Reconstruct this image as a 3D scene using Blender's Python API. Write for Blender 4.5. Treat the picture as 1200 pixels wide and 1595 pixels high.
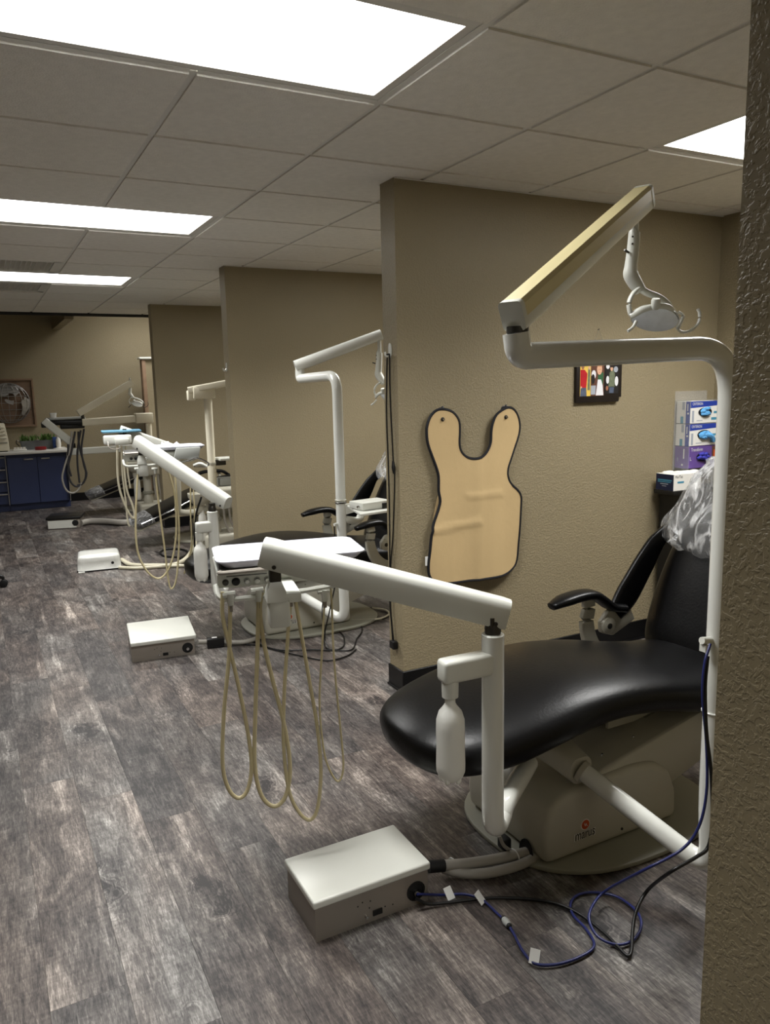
import bpy, bmesh, math, random
from mathutils import Vector, Matrix, geometry, noise
rnd = random.Random(7)
for o in list(bpy.data.objects): bpy.data.objects.remove(o)
SC = bpy.context.scene
C = SC.collection
V = Vector
# ------------------------------------------------------------------ camera
FPX, CX, CY = 1195.0, 600.0, 797.5
YAW, PITCH, ROLL = math.radians(27.686), math.radians(-9.334), math.radians(-1.2926)
fwd = V((math.sin(YAW)*math.cos(PITCH), math.cos(YAW)*math.cos(PITCH), math.sin(PITCH)))
right0 = V((math.cos(YAW), -math.sin(YAW), 0)); up0 = right0.cross(fwd)
RT = right0*math.cos(ROLL)+up0*math.sin(ROLL)
UP = -right0*math.sin(ROLL)+up0*math.cos(ROLL)
EYE = V((0, 0, 1.5))
cam = bpy.data.cameras.new('camera'); camo = bpy.data.objects.new('camera', cam); C.objects.link(camo)
cam.sensor_fit = 'VERTICAL'; cam.sensor_height = 36; cam.lens = 36*FPX/1595
cam.clip_start = 0.05
camo.matrix_world = Matrix((( RT.x, UP.x, -fwd.x, EYE.x), (RT.y, UP.y, -fwd.y, EYE.y), (RT.z, UP.z, -fwd.z, EYE.z), (0, 0, 0, 1)))
SC.camera = camo
def P(px, py, x=None, y=None, z=None, plane=None):
    """pixel -> world point on a chosen plane"""
    q = RT*((px-CX)/FPX) - UP*((py-CY)/FPX) + fwd
    if plane: k = (plane[0]-EYE).dot(plane[1])/q.dot(plane[1])
    elif x is not None: k = x/q.x
    elif y is not None: k = y/q.y
    else: k = (z-EYE.z)/q.z
    return EYE+q*k
# ------------------------------------------------------------------ world, exposure
w = bpy.data.worlds.new('world'); SC.world = w; w.use_nodes = True
w.node_tree.nodes['Background'].inputs[0].default_value = (.9, .95, 1, 1)
w.node_tree.nodes['Background'].inputs[1].default_value = .12
SC.view_settings.view_transform = 'Standard'; SC.view_settings.look = 'None'
SC.view_settings.gamma = 1; SC.view_settings.use_curve_mapping = False
SC.view_settings.exposure = 0.0
PANEL_STRENGTH = 7.0       # glow of the diffusers themselves
LAMP_WATTS, LAMP_SPREAD = 33.0, math.radians(128)   # light each troffer throws down
# ------------------------------------------------------------------ materials
def s2l(c): return tuple((v/12.92 if v <= .04045 else ((v+.055)/1.055)**2.4) for v in (c[0]/255, c[1]/255, c[2]/255))+(1,)
M = {}
def mat(name, rgb, rough=.5, metal=0, spec=.5, var=0.0, vscale=6, bump=0, bscale=60, trans=0, ior=1.45, coat=0, emit=0, alpha=1, sss=0):
    m = bpy.data.materials.new(name); m.use_nodes = True; nt = m.node_tree; b = nt.nodes['Principled BSDF']
    col = s2l(rgb)
    b.inputs['Base Color'].default_value = col; b.inputs['Roughness'].default_value = rough
    b.inputs['Metallic'].default_value = metal; b.inputs['Specular IOR Level'].default_value = spec
    b.inputs['Transmission Weight'].default_value = trans; b.inputs['IOR'].default_value = ior
    b.inputs['Coat Weight'].default_value = coat; b.inputs['Alpha'].default_value = alpha
    if sss: b.inputs['Subsurface Weight'].default_value = sss; b.inputs['Subsurface Radius'].default_value = (.02, .02, .02)
    if emit: b.inputs['Emission Color'].default_value = (1, 1, 1, 1); b.inputs['Emission Strength'].default_value = emit
    tc = nt.nodes.new('ShaderNodeTexCoord')
    if var:
        n = nt.nodes.new('ShaderNodeTexNoise'); n.inputs['Scale'].default_value = vscale; n.inputs['Detail'].default_value = 5
        nt.links.new(tc.outputs['Object'], n.inputs['Vector'])
        r = nt.nodes.new('ShaderNodeMapRange'); r.inputs[1].default_value = .3; r.inputs[2].default_value = .7
        r.inputs[3].default_value = 1-var; r.inputs[4].default_value = 1+var
        nt.links.new(n.outputs['Fac'], r.inputs[0])
        mx = nt.nodes.new('ShaderNodeVectorMath'); mx.operation = 'SCALE'; mx.inputs[0].default_value = col[:3]
        nt.links.new(r.outputs[0], mx.inputs['Scale']); nt.links.new(mx.outputs[0], b.inputs['Base Color'])
    if bump:
        n = nt.nodes.new('ShaderNodeTexNoise'); n.inputs['Scale'].default_value = bscale; n.inputs['Detail'].default_value = 3
        nt.links.new(tc.outputs['Object'], n.inputs['Vector'])
        bp = nt.nodes.new('ShaderNodeBump'); bp.inputs['Strength'].default_value = bump; bp.inputs['Distance'].default_value = .01
        nt.links.new(n.outputs['Fac'], bp.inputs['Height']); nt.links.new(bp.outputs[0], b.inputs['Normal'])
    M[name] = m; return m
def mk(nt, t, **k):
    n = nt.nodes.new(t)
    for a, b in k.items(): setattr(n, a, b)
    return n
def wall_material():
    m = mat('wall_paint', (150, 132, 104), rough=.42, spec=.45); nt = m.node_tree; b = nt.nodes['Principled BSDF']; L = nt.links.new
    tc = mk(nt, 'ShaderNodeTexCoord')
    dn = mk(nt, 'ShaderNodeTexNoise'); dn.inputs['Scale'].default_value = 44; dn.inputs['Detail'].default_value = 3
    L(tc.outputs['Object'], dn.inputs['Vector'])
    mixv = mk(nt, 'ShaderNodeVectorMath', operation='MULTIPLY_ADD'); mixv.inputs[1].default_value = (.024,)*3
    L(dn.outputs['Color'], mixv.inputs[0]); L(tc.outputs['Object'], mixv.inputs[2])
    n = mk(nt, 'ShaderNodeTexNoise'); n.inputs['Scale'].default_value = 105; n.inputs['Detail'].default_value = 2.5; n.inputs['Roughness'].default_value = .5
    L(mixv.outputs[0], n.inputs['Vector'])
    r = mk(nt, 'ShaderNodeMapRange', interpolation_type='SMOOTHSTEP'); r.inputs[1].default_value = .44; r.inputs[2].default_value = .60
    L(n.outputs['Fac'], r.inputs[0])
    n2 = mk(nt, 'ShaderNodeTexNoise'); n2.inputs['Scale'].default_value = 150; n2.inputs['Detail'].default_value = 2
    L(tc.outputs['Object'], n2.inputs['Vector'])
    ad = mk(nt, 'ShaderNodeMath', operation='MULTIPLY_ADD'); ad.inputs[1].default_value = .18
    L(n2.outputs['Fac'], ad.inputs[0]); L(r.outputs[0], ad.inputs[2])
    bp = mk(nt, 'ShaderNodeBump'); bp.inputs['Strength'].default_value = .6; bp.inputs['Distance'].default_value = .0018
    L(ad.outputs[0], bp.inputs['Height']); L(bp.outputs[0], b.inputs['Normal'])
    v = mk(nt, 'ShaderNodeTexNoise'); v.inputs['Scale'].default_value = 1.6; v.inputs['Detail'].default_value = 4
    L(tc.outputs['Object'], v.inputs['Vector'])
    cr = mk(nt, 'ShaderNodeMix', data_type='RGBA'); cr.inputs[6].default_value = s2l((136, 125, 100)); cr.inputs[7].default_value = s2l((147, 135, 108))
    L(v.outputs['Fac'], cr.inputs[0]); L(cr.outputs[2], b.inputs['Base Color'])
    return m
wall_material()
def plank_material():
    m = mat('vinyl_plank', (90, 84, 80), rough=.36, spec=.5); nt = m.node_tree; b = nt.nodes['Principled BSDF']; L = nt.links.new
    tc = mk(nt, 'ShaderNodeTexCoord'); oi = mk(nt, 'ShaderNodeObjectInfo')
    off = mk(nt, 'ShaderNodeVectorMath', operation='SCALE'); off.inputs[0].default_value = (37, 91, 13)
    L(oi.outputs['Random'], off.inputs['Scale'])
    add = mk(nt, 'ShaderNodeVectorMath', operation='ADD'); L(tc.outputs['Object'], add.inputs[0]); L(off.outputs[0], add.inputs[1])
    def stretch(sx, sy): 
        s = mk(nt, 'ShaderNodeVectorMath', operation='MULTIPLY'); s.inputs[1].default_value = (sx, sy, 1); L(add.outputs[0], s.inputs[0]); return s.outputs[0]
    def nz(vec, scale, det, rough=.6, dist=0):
        n = mk(nt, 'ShaderNodeTexNoise'); n.inputs['Scale'].default_value = scale; n.inputs['Detail'].default_value = det
        n.inputs['Roughness'].default_value = rough; n.inputs['Distortion'].default_value = dist; L(vec, n.inputs['Vector']); return n.outputs['Fac']
    def rng(x, a, c, d=0, e=1):
        r = mk(nt, 'ShaderNodeMapRange'); r.inputs[1].default_value = a; r.inputs[2].default_value = c; r.inputs[3].default_value = d; r.inputs[4].default_value = e
        L(x, r.inputs[0]); return r.outputs[0]
    def math2(op, a, c):
        n = mk(nt, 'ShaderNodeMath', operation=op)
        for i, q in enumerate((a, c)):
            if isinstance(q, (int, float)): n.inputs[i].default_value = q
            else: L(q, n.inputs[i])
        return n.outputs[0]
    blotch = nz(stretch(1.0, .42), 6.5, 7, .66, 1.2)         # worn pale patches
    streak = nz(stretch(1.0, .10), 48, 8, .70, .8)           # grain
    fine = nz(stretch(1.0, .13), 190, 4, .65, .9)            # brushed fibres
    saw = nz(stretch(.22, 1.0), 95, 2, .5, .3)               # cross saw marks
    band = nz(stretch(1.0, .07), 11, 4, .55, .5)             # long pale bands
    tone = nz(stretch(1.0, .5), 2.3, 3, .5, .4)              # warm / cool drift
    # knots: sparse distorted cells
    dv = mk(nt, 'ShaderNodeTexNoise'); dv.inputs['Scale'].default_value = 9; dv.inputs['Detail'].default_value = 4; L(add.outputs[0], dv.inputs['Vector'])
    dd = mk(nt, 'ShaderNodeVectorMath', operation='MULTIPLY_ADD'); dd.inputs[1].default_value = (.16, .22, 0); L(dv.outputs['Color'], dd.inputs[0]); L(stretch(1.0, .40), dd.inputs[2])
    vo = mk(nt, 'ShaderNodeTexVoronoi'); vo.inputs['Scale'].default_value = 4.6; L(dd.outputs[0], vo.inputs['Vector'])
    kn = rng(vo.outputs['Distance'], .20, .04)
    kgate = rng(nz(stretch(1.0, .8), 2.9, 2), .46, .54)
    # growth rings around the knots
    rg = math2('SINE', math2('MULTIPLY', vo.outputs['Distance'], 95.0), 0)
    ring = math2('MULTIPLY', math2('MULTIPLY', rg, rng(vo.outputs['Distance'], .42, .12)), kgate)
    f = math2('ADD', math2('MULTIPLY', rng(blotch, .34, .66), .44), math2('MULTIPLY', rng(streak, .30, .70), .36))
    f = math2('ADD', f, math2('MULTIPLY', rng(fine, .32, .68, -.5, .5), .42))
    f = math2('ADD', f, math2('MULTIPLY', rng(saw, .35, .65, -.5, .5), .09))
    f = math2('ADD', f, math2('MULTIPLY', rng(band, .58, .70), .30))
    f = math2('ADD', f, math2('MULTIPLY', ring, .16))
    f = math2('ADD', f, rng(oi.outputs['Random'], 0, 1, -.17, .07))
    f = math2('SUBTRACT', f, math2('MULTIPLY', math2('MULTIPLY', kn, kgate), .60))
    cr = mk(nt, 'ShaderNodeValToRGB'); e = cr.color_ramp; e.elements[0].position = 0; e.elements[0].color = s2l((36, 33, 33)); e.elements[1].position = 1; e.elements[1].color = s2l((196, 192, 186))
    for p, c in ((.22, (64, 59, 58)), (.42, (87, 82, 79)), (.62, (118, 113, 109)), (.80, (152, 147, 142))):
        k = e.elements.new(p); k.color = s2l(c)
    L(f, cr.inputs[0])
    tint = mk(nt, 'ShaderNodeMix', data_type='RGBA'); tint.blend_type = 'MULTIPLY'; tint.inputs[0].default_value = 1
    tr_ = mk(nt, 'ShaderNodeMix', data_type='RGBA'); tr_.inputs[6].default_value = (1.06, .98, .92, 1); tr_.inputs[7].default_value = (.97, 1.0, 1.0, 1)
    L(rng(tone, .38, .62), tr_.inputs[0]); L(cr.outputs[0], tint.inputs[6]); L(tr_.outputs[2], tint.inputs[7]); L(tint.outputs[2], b.inputs['Base Color'])
    ro = rng(f, 0, 1, .48, .34); L(ro, b.inputs['Roughness'])
    bp = mk(nt, 'ShaderNodeBump'); bp.inputs['Strength'].default_value = .25; bp.inputs['Distance'].default_value = .001
    L(math2('ADD', fine, streak), bp.inputs['Height']); L(bp.outputs[0], b.inputs['Normal'])
plank_material()
mat('subfloor', (38, 34, 32), .8)
mat('ceiling_tile', (232, 229, 222), .9, spec=.15, var=.04, vscale=30, bump=.35, bscale=160)
mat('grid_metal', (216, 214, 208), .45)
mat('tile_edge', (205, 202, 194), .8)
mat('baseboard', (10, 10, 11), .4, spec=.35)
mat('white_enamel', (208, 209, 201), .28, spec=.5, var=.02)
mat('white_gloss', (216, 217, 211), .16, coat=.3)
mat('aged_cream', (206, 194, 148), .32, var=.04)
mat('putty', (182, 179, 165), .36, var=.03)
mat('putty_dark', (146, 145, 132), .45, var=.03)
mat('black_vinyl', (6, 6, 7), .34, spec=.28, var=.2, vscale=9, bump=.05, bscale=110)
mat('black_plastic', (16, 16, 17), .4)
mat('black_rubber', (14, 14, 15), .55)
mat('steel', (152, 145, 136), .40, metal=.55, var=.06, vscale=3)
mat('chrome', (190, 190, 190), .16, metal=1)
mat('dark_steel', (70, 68, 64), .4, metal=.8)
mat('hose', (196, 184, 146), .35, var=.04)
mat('hose_pale', (200, 194, 172), .35, var=.04)
mat('hose_grey', (158, 154, 146), .5)
mat('hose_dark', (48, 48, 52), .5)
mat('bottle', (224, 224, 218), .35, sss=.3)
mat('tray_white', (198, 199, 210), .25)
mat('paper', (228, 228, 232), .7)
mat('blue_tray', (96, 142, 168), .45)
mat('cable_blue', (34, 40, 92), .3)
mat('cable_black', (13, 13, 14), .4)
mat('tan_vinyl', (196, 170, 126), .42, var=.05, vscale=4, bump=.1, bscale=30)
mat('piping_black', (16, 17, 24), .6)
mat('label_white', (225, 225, 222), .6)
mat('frame_black', (26, 19, 17), .45)
mat('wood_panel', (110, 88, 70), .6, var=.22, vscale=7)
mat('wood_frame', (124, 100, 78), .55, var=.15, vscale=9)
mat('globe_metal', (150, 148, 145), .45, metal=.8)
mat('blue_laminate', (52, 62, 98), .4, var=.05, vscale=3)
mat('laminate_edge', (140, 136, 132), .5)
mat('counter', (196, 194, 188), .3, var=.03)
mat('pull_grey', (156, 152, 144), .35, metal=.4)
mat('machine_beige', (216, 210, 190), .45)
mat('galvanised', (118, 122, 124), .5, metal=.5, var=.15)
mat('leaf', (84, 116, 52), .55, var=.25)
mat('red_plastic', (120, 20, 24), .3)
mat('blue_label', (40, 70, 130), .4)
mat('sage_grey', (150, 152, 148), .4)
mat('soil', (50, 40, 32), .9)
mat('vent_dark', (30, 29, 28), .7)
mat('carton_white', (224, 222, 216), .55)
mat('carton_blue', (34, 58, 150), .45)
mat('carton_navy', (20, 30, 62), .45)
mat('carton_purple', (96, 72, 140), .45, var=.1, vscale=20)
mat('carton_teal', (70, 140, 168), .45)
mat('carton_grey', (160, 166, 176), .5)
mat('glove_blue', (92, 160, 214), .5, var=.2, vscale=60)
mat('glove_violet', (58, 58, 160), .5, var=.2, vscale=60)
mat('slot_dark', (14, 16, 24), .7)
mat('skin_print', (214, 168, 138), .5)
mat('skin_print_dark', (150, 100, 78), .5)
mat('red_print', (176, 24, 34), .5, var=.1, vscale=40)
mat('yellow_print', (220, 186, 84), .5, var=.1, vscale=40)
mat('denim_print', (78, 88, 108), .5, var=.2, vscale=60)
mat('brown_print', (92, 58, 46), .5, var=.2, vscale=60)
mat('green_print', (50, 92, 62), .5, var=.15, vscale=60)
mat('olive_print', (104, 112, 90), .5, var=.2, vscale=60)
mat('hair_print', (40, 28, 24), .6)
mat('fair_hair_print', (176, 128, 88), .6)
mat('print_white', (222, 222, 226), .5)
mat('print_black', (28, 26, 28), .5)
mat('orange_badge', (196, 80, 28), .4)
mat('ink', (24, 24, 28), .5)
mat('sticker', (150, 148, 136), .5, var=.15, vscale=90)
mat('lens_glass', (236, 242, 250), .10, coat=.5, var=.06, vscale=40)
mat('reflector', (176, 205, 232), .12, metal=.35)
mat('rack_acrylic', (235, 238, 240), .05)
def clear_sheet(m):
    nt = m.node_tree; b = nt.nodes['Principled BSDF']; tr = mk(nt, 'ShaderNodeBsdfTransparent'); tr.inputs[0].default_value = (.97, .97, .97, 1); mx = mk(nt, 'ShaderNodeMixShader'); mx.inputs[0].default_value = .10
    nt.links.new(tr.outputs[0], mx.inputs[1]); nt.links.new(b.outputs[0], mx.inputs[2]); nt.links.new(mx.outputs[0], nt.nodes['Material Output'].inputs[0])
clear_sheet(M['rack_acrylic'])
def panel_material():
    m = bpy.data.materials.new('light_diffuser'); m.use_nodes = True; nt = m.node_tree; b = nt.nodes['Principled BSDF']
    b.inputs['Base Color'].default_value = (.9, .9, .9, 1); b.inputs['Emission Color'].default_value = (1, .985, .95, 1)
    b.inputs['Emission Strength'].default_value = PANEL_STRENGTH; M['light_diffuser'] = m
panel_material()
def film_material():
    m = bpy.data.materials.new('clear_film'); m.use_nodes = True; nt = m.node_tree; L = nt.links.new
    b = nt.nodes['Principled BSDF']; out = nt.nodes['Material Output']
    b.inputs['Base Color'].default_value = (.93, .94, .95, 1); b.inputs['Roughness'].default_value = .13; b.inputs['Specular IOR Level'].default_value = .9
    b.inputs['Coat Weight'].default_value = .6; b.inputs['Coat Roughness'].default_value = .08
    tr = mk(nt, 'ShaderNodeBsdfTransparent'); tr.inputs[0].default_value = (.93, .94, .95, 1)
    mx = mk(nt, 'ShaderNodeMixShader')
    tc = mk(nt, 'ShaderNodeTexCoord'); n = mk(nt, 'ShaderNodeTexNoise'); n.inputs['Scale'].default_value = 14; n.inputs['Detail'].default_value = 4; n.inputs['Distortion'].default_value = 2.5
    mp = mk(nt, 'ShaderNodeVectorMath', operation='MULTIPLY'); mp.inputs[1].default_value = (1, 1, .35)
    L(tc.outputs['Object'], mp.inputs[0]); L(mp.outputs[0], n.inputs['Vector'])
    r = mk(nt, 'ShaderNodeMapRange'); r.inputs[1].default_value = .47; r.inputs[2].default_value = .66; r.inputs[3].default_value = .14; r.inputs[4].default_value = .72  # noise turns streaks whiter and more opaque: crinkle highlights painted into the film
    L(n.outputs['Fac'], r.inputs[0]); L(r.outputs[0], mx.inputs[0]); L(tr.outputs[0], mx.inputs[1]); L(b.outputs[0], mx.inputs[2])
    bp = mk(nt, 'ShaderNodeBump'); bp.inputs['Strength'].default_value = .9; bp.inputs['Distance'].default_value = .02
    L(n.outputs['Fac'], bp.inputs['Height']); L(bp.outputs[0], b.inputs['Normal'])
    L(mx.outputs[0], out.inputs[0]); M['clear_film'] = m
film_material()
# ------------------------------------------------------------------ mesh helpers (all in world metres)
def catmull(pts, res=6, closed=False):
    pts = [V(p) for p in pts]; n = len(pts); out = []
    if n < 3 or res < 2: return pts
    seg = n if closed else n-1
    for i in range(seg):
        p1, p2 = pts[i % n], pts[(i+1) % n]
        p0 = pts[(i-1) % n] if closed or i > 0 else p1*2-p2
        p3 = pts[(i+2) % n] if closed or i+2 < n else p2*2-p1
        for k in range(res):
            t = k/res
            out.append(.5*((2*p1)+(p2-p0)*t+(2*p0-5*p1+4*p2-p3)*t*t+(3*p1-p0-3*p2+p3)*t**3))
    if not closed: out.append(pts[-1])
    return out
class MB:
    def __init__(s): s.v = []; s.f = []
    def add(s, vs, fs):
        k = len(s.v); s.v += [V(p) for p in vs]; s.f += [tuple(i+k for i in f) for f in fs]; return s
    def bm(s, b, mtx=None):
        b.verts.index_update(); return s.add([(mtx @ v.co) if mtx else v.co.copy() for v in b.verts], [[v.index for v in f.verts] for f in b.faces])
    def box(s, c, size, R=None, bev=0, seg=2):
        b = bmesh.new(); bmesh.ops.create_cube(b, size=1)
        for v in b.verts: v.co = V((v.co.x*size[0], v.co.y*size[1], v.co.z*size[2]))
        if bev: bmesh.ops.bevel(b, geom=b.edges[:], offset=min(bev, min(size)*.49), segments=seg, profile=.5, affect='EDGES')
        m = Matrix.Translation(V(c))
        if R is not None: m = m @ R.to_4x4()
        s.bm(b, m); b.free(); return s
    def prism(s, poly, ext, bev=0, seg=2):
        poly = [V(p) for p in poly]; ext = V(ext); n = len(poly)
        b = bmesh.new(); lo = [b.verts.new(p) for p in poly]; hi = [b.verts.new(p+ext) for p in poly]
        b.faces.new(lo[::-1]); b.faces.new(hi)
        for i in range(n): b.faces.new((lo[i], lo[(i+1) % n], hi[(i+1) % n], hi[i]))
        bmesh.ops.recalc_face_normals(b, faces=b.faces[:])
        if bev: bmesh.ops.bevel(b, geom=b.edges[:], offset=bev, segments=seg, profile=.5, affect='EDGES', clamp_overlap=True)
        s.bm(b); b.free(); return s
    def loft(s, rings, caps=True, closed=False):
        n = len(rings[0]); k = len(s.v)
        for r in rings: s.v += [V(p) for p in r]
        m = len(rings)
        for i in range(m if closed else m-1):
            a = k+i*n; b = k+((i+1) % m)*n
            for j in range(n): s.f.append((a+j, a+(j+1) % n, b+(j+1) % n, b+j))
        if caps and not closed:
            s.f.append(tuple(range(k+n-1, k-1, -1))); s.f.append(tuple(range(k+(m-1)*n, k+m*n)))
        return s
    def sweep(s, path, prof, up=V((0, 0, 1)), scales=None, caps=True, closed=False):
        """prof: list of (a,b) offsets along side and up vectors"""
        path = [V(p) for p in path]; rings = []; n = len(path); pv = None
        for i, p in enumerate(path):
            t = (path[(i+1) % n] if closed or i+1 < n else p)-(path[i-1] if closed or i > 0 else p)
            if t.length < 1e-9: t = V((0, 0, 1))
            t.normalize()
            if up is None:
                if pv is None:
                    pv = t.orthogonal().normalized()
                pv = (pv-t*pv.dot(t)).normalized(); side = pv; u = t.cross(side)
            else:
                side = t.cross(up)
                if side.length < 1e-4: side = t.orthogonal()
                side.normalize(); u = side.cross(t)
            sc = scales[i] if scales else 1
            if not isinstance(sc, tuple): sc = (sc, sc)
            rings.append([p+side*(a*sc[0])+u*(b*sc[1]) for a, b in prof])
        return s.loft(rings, caps, closed)
    def tube(s, path, r, n=8, res=1, closed=False, caps=True):
        path = catmull(path, res, closed) if res > 1 else [V(p) for p in path]
        if isinstance(r, (list, tuple)):
            k = len(path); sc = [r[min(len(r)-1, int(round(i*(len(r)-1)/(k-1))))] if res == 1 else (lambda t: r[int(t)]*(1-(t-int(t)))+r[min(int(t)+1, len(r)-1)]*(t-int(t)))(i*(len(r)-1)/(k-1)) for i in range(k)]
        else: sc = [r]*len(path)
        prof = [(math.cos(2*math.pi*j/n), math.sin(2*math.pi*j/n)) for j in range(n)]
        return s.sweep(path, prof, up=None, scales=sc, caps=caps, closed=closed)
    def lathe(s, c, prof, axis=(0, 0, 1), n=16, sx=1, sy=1):
        a = V(axis).normalized(); e1 = a.orthogonal().normalized() if abs(a.z) < .999 else V((1, 0, 0)); e2 = a.cross(e1); c = V(c)
        return s.loft([[c+a*h+e1*(r*sx*math.cos(2*math.pi*j/n))+e2*(r*sy*math.sin(2*math.pi*j/n)) for j in range(n)] for r, h in prof])
    def sphere(s, c, r, n=12, m=8):
        c = V(c); rr = r if isinstance(r, (tuple, list)) else (r, r, r)
        return s.loft([[c+V((rr[0]*math.sin(math.pi*i/m)*math.cos(2*math.pi*j/n), rr[1]*math.sin(math.pi*i/m)*math.sin(2*math.pi*j/n), -rr[2]*math.cos(math.pi*i/m))) for j in range(n)] for i in [.15]+list(range(1, m))+[m-.15]])
def rrect(w, h, r, n=4):
    pts = []
    for cx, cy, a0 in ((w/2-r, h/2-r, 0), (-w/2+r, h/2-r, 90), (-w/2+r, -h/2+r, 180), (w/2-r, -h/2+r, 270)):
        for k in range(n+1):
            a = math.radians(a0+90*k/n); pts.append((cx+r*math.cos(a), cy+r*math.sin(a)))
    return pts
def superellipse(a, b, p=2.5, n=20):
    out = []
    for k in range(n):
        t = 2*math.pi*k/n; c, s_ = math.cos(t), math.sin(t)
        out.append((a*math.copysign(abs(c)**(2/p), c), b*math.copysign(abs(s_)**(2/p), s_)))
    return out
ORG = {}
def tag(o, label=None, cat=None, group=None, kind=None):
    if label: o['label'] = label
    if cat: o['category'] = cat
    if group: o['group'] = group
    if kind: o['kind'] = kind
    return o
def thing(name, loc, label, cat, group=None):
    o = bpy.data.objects.new(name, None); C.objects.link(o); o.location = loc; o.empty_display_size = .05
    ORG[o] = V(loc); return tag(o, label, cat, group)
def obj(name, mb, m, parent=None, label=None, cat=None, group=None, kind=None, base=None, smooth=True, angle=38):
    org = ORG[parent] if parent else (V(base) if base is not None else V((0, 0, 0)))
    if parent is None and base is None and mb.v:
        xs = [p.x for p in mb.v]; ys = [p.y for p in mb.v]; zs = [p.z for p in mb.v]
        org = V(((min(xs)+max(xs))/2, (min(ys)+max(ys))/2, min(zs)))
    me = bpy.data.meshes.new(name); me.from_pydata([p-org for p in mb.v], [], mb.f); me.validate()
    b = bmesh.new(); b.from_mesh(me); bmesh.ops.recalc_face_normals(b, faces=b.faces[:]); b.to_mesh(me); b.free()
    me.materials.append(M[m])
    if smooth:
        me.polygons.foreach_set('use_smooth', [True]*len(me.polygons)); me.set_sharp_from_angle(angle=math.radians(angle))
    o = bpy.data.objects.new(name, me); C.objects.link(o)
    if parent: o.parent = parent
    else: o.location = org
    ORG[o] = org
    return tag(o, label, cat, group, kind)
def text(name, body, m, parent, c, right, up, height, depth=.0006, width=None):
    cu = bpy.data.curves.new(name, 'FONT'); cu.body = body; cu.align_x = 'CENTER'; cu.align_y = 'CENTER'; cu.extrude = 0; cu.resolution_u = 3
    t = bpy.data.objects.new(name, cu); C.objects.link(t); bpy.context.view_layer.update()
    me = t.to_mesh(); vs = [v.co.copy() for v in me.vertices]; fs = [tuple(p.vertices) for p in me.polygons]; t.to_mesh_clear()
    bpy.data.objects.remove(t); bpy.data.curves.remove(cu)
    xs = [v.x for v in vs]; ys = [v.y for v in vs]; sc = height/(max(ys)-min(ys)); sx = sc if width is None else width/(max(xs)-min(xs))
    mx = (max(xs)+min(xs))/2; my = (max(ys)+min(ys))/2
    right, up = V(right).normalized(), V(up).normalized()
    mb = MB().add([V(c)+right*((v.x-mx)*sx)+up*((v.y-my)*sc) for v in vs], fs)
    return obj(name, mb, m, parent, smooth=False)
def copy_tree(o, off=(0, 0, 0), parent=None):
    c = o.copy(); C.objects.link(c); c.parent = parent; ORG[c] = ORG[o]+V(off)
    if parent is None: c.location = o.location+V(off)
    for ch in list(o.children): copy_tree(ch, off, c)
    return c
def rotz(a): return Matrix.Rotation(a, 3, 'Z')
def frame_from(x, z=(0, 0, 1)):
    x = V(x).normalized(); y = V(z).cross(x).normalized(); z = x.cross(y); return Matrix((x, y, z)).transposed()
# ------------------------------------------------------------------ room shell
CEIL = 2.42; XR = 3.87; XL = -1.75; YB = 11.5; YN = -1.9; YH = 9.76
st = dict(kind='structure')
floor = obj('floor', MB().box(((XL+XR)/2+.2, (YN+YB)/2, -.034), (XR-XL+1, YB-YN+.4, .06)), 'subfloor', **st, base=(0, 0, 0))
# vinyl planks, each its own piece
PW, PL = .183, 1.22
ends = {1: 2.866, 2: 3.83, 3: 2.30, 4: 3.28, 0: 4.31}
unit = MB().prism([(-PW/2+.00015, 0, -.004), (PW/2-.00015, 0, -.004), (PW/2-.00015, 0, -.0005), (PW/2-.0005, 0, 0), (-PW/2+.0005, 0, 0), (-PW/2+.00015, 0, -.0005)], (0, PL-.0004, 0))
pme = None; count = 0
for k in range(-9, 21):
    x = .02+PW*(k+.5)
    if x < -1.66 or x > 3.78: continue
    e0 = ends.get(k, rnd.uniform(0, PL))
    y = e0-PL*math.ceil((e0-.55)/PL)
    while y < YB-.05:
        y0, y1 = max(y, .3), min(y+PL, YB-.01)
        far_hidden = (x > .9 and y1 < .7) or (x < -.35 and y1 < 1.6) or (x < 0 and y0 < 1.0) or (x < -.9 and y1 < 2.6) or (x > 2.9 and y0 > 5.5)
        if y1-y0 > .06 and not far_hidden:
            if pme is None:
                p = obj('plank', unit, 'vinyl_plank', floor, smooth=False); pme = p.data
            else:
                p = bpy.data.objects.new('plank', pme); C.objects.link(p); p.parent = floor
            p.location = (x, y0, 0); p.scale = (1, (y1-y0)/PL, 1); count += 1
        y += PL
if count > 300: print('planks', count)
# the floor elsewhere (outside the view) is one sheet just below the planks
def wall(name, c, s): return obj(name, MB().box(c, s), 'wall_paint', **st, base=(c[0], c[1], 0))
XE = 1.735
parts_y = [(3.15, 3.285), (5.80, 5.935), (8.55, 8.685)]
names = ['wall_partition_1', 'wall_partition_2', 'wall_partition_3']
def baseboard(n, c, s):
    b = obj(n, MB().box(c, s, bev=.003, seg=1), 'baseboard', **st)
    return b
for (a, b), n in zip(parts_y, names):
    wall(n, ((XE+XR)/2, (a+b)/2, CEIL/2), (XR-XE, b-a, CEIL))
    t = .008; h = .112
    baseboard('baseboard_'+n[5:], ((XE+XR)/2-.004, (a+b)/2, h/2), (XR-XE+.008, b-a+2*t, h))
    mb = MB().box(((XE+XR)/2-.006, (a+b)/2, .006), (XR-XE+.016, b-a+2*t+.016, .012), bev=.004)
    obj('trim_'+n[5:], mb, 'baseboard', **st)
NX, NY0, NY1 = .92, .585, .720
wall('wall_near', ((NX+XR)/2, (NY0+NY1)/2, CEIL/2), (XR-NX, NY1-NY0, CEIL))
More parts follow.
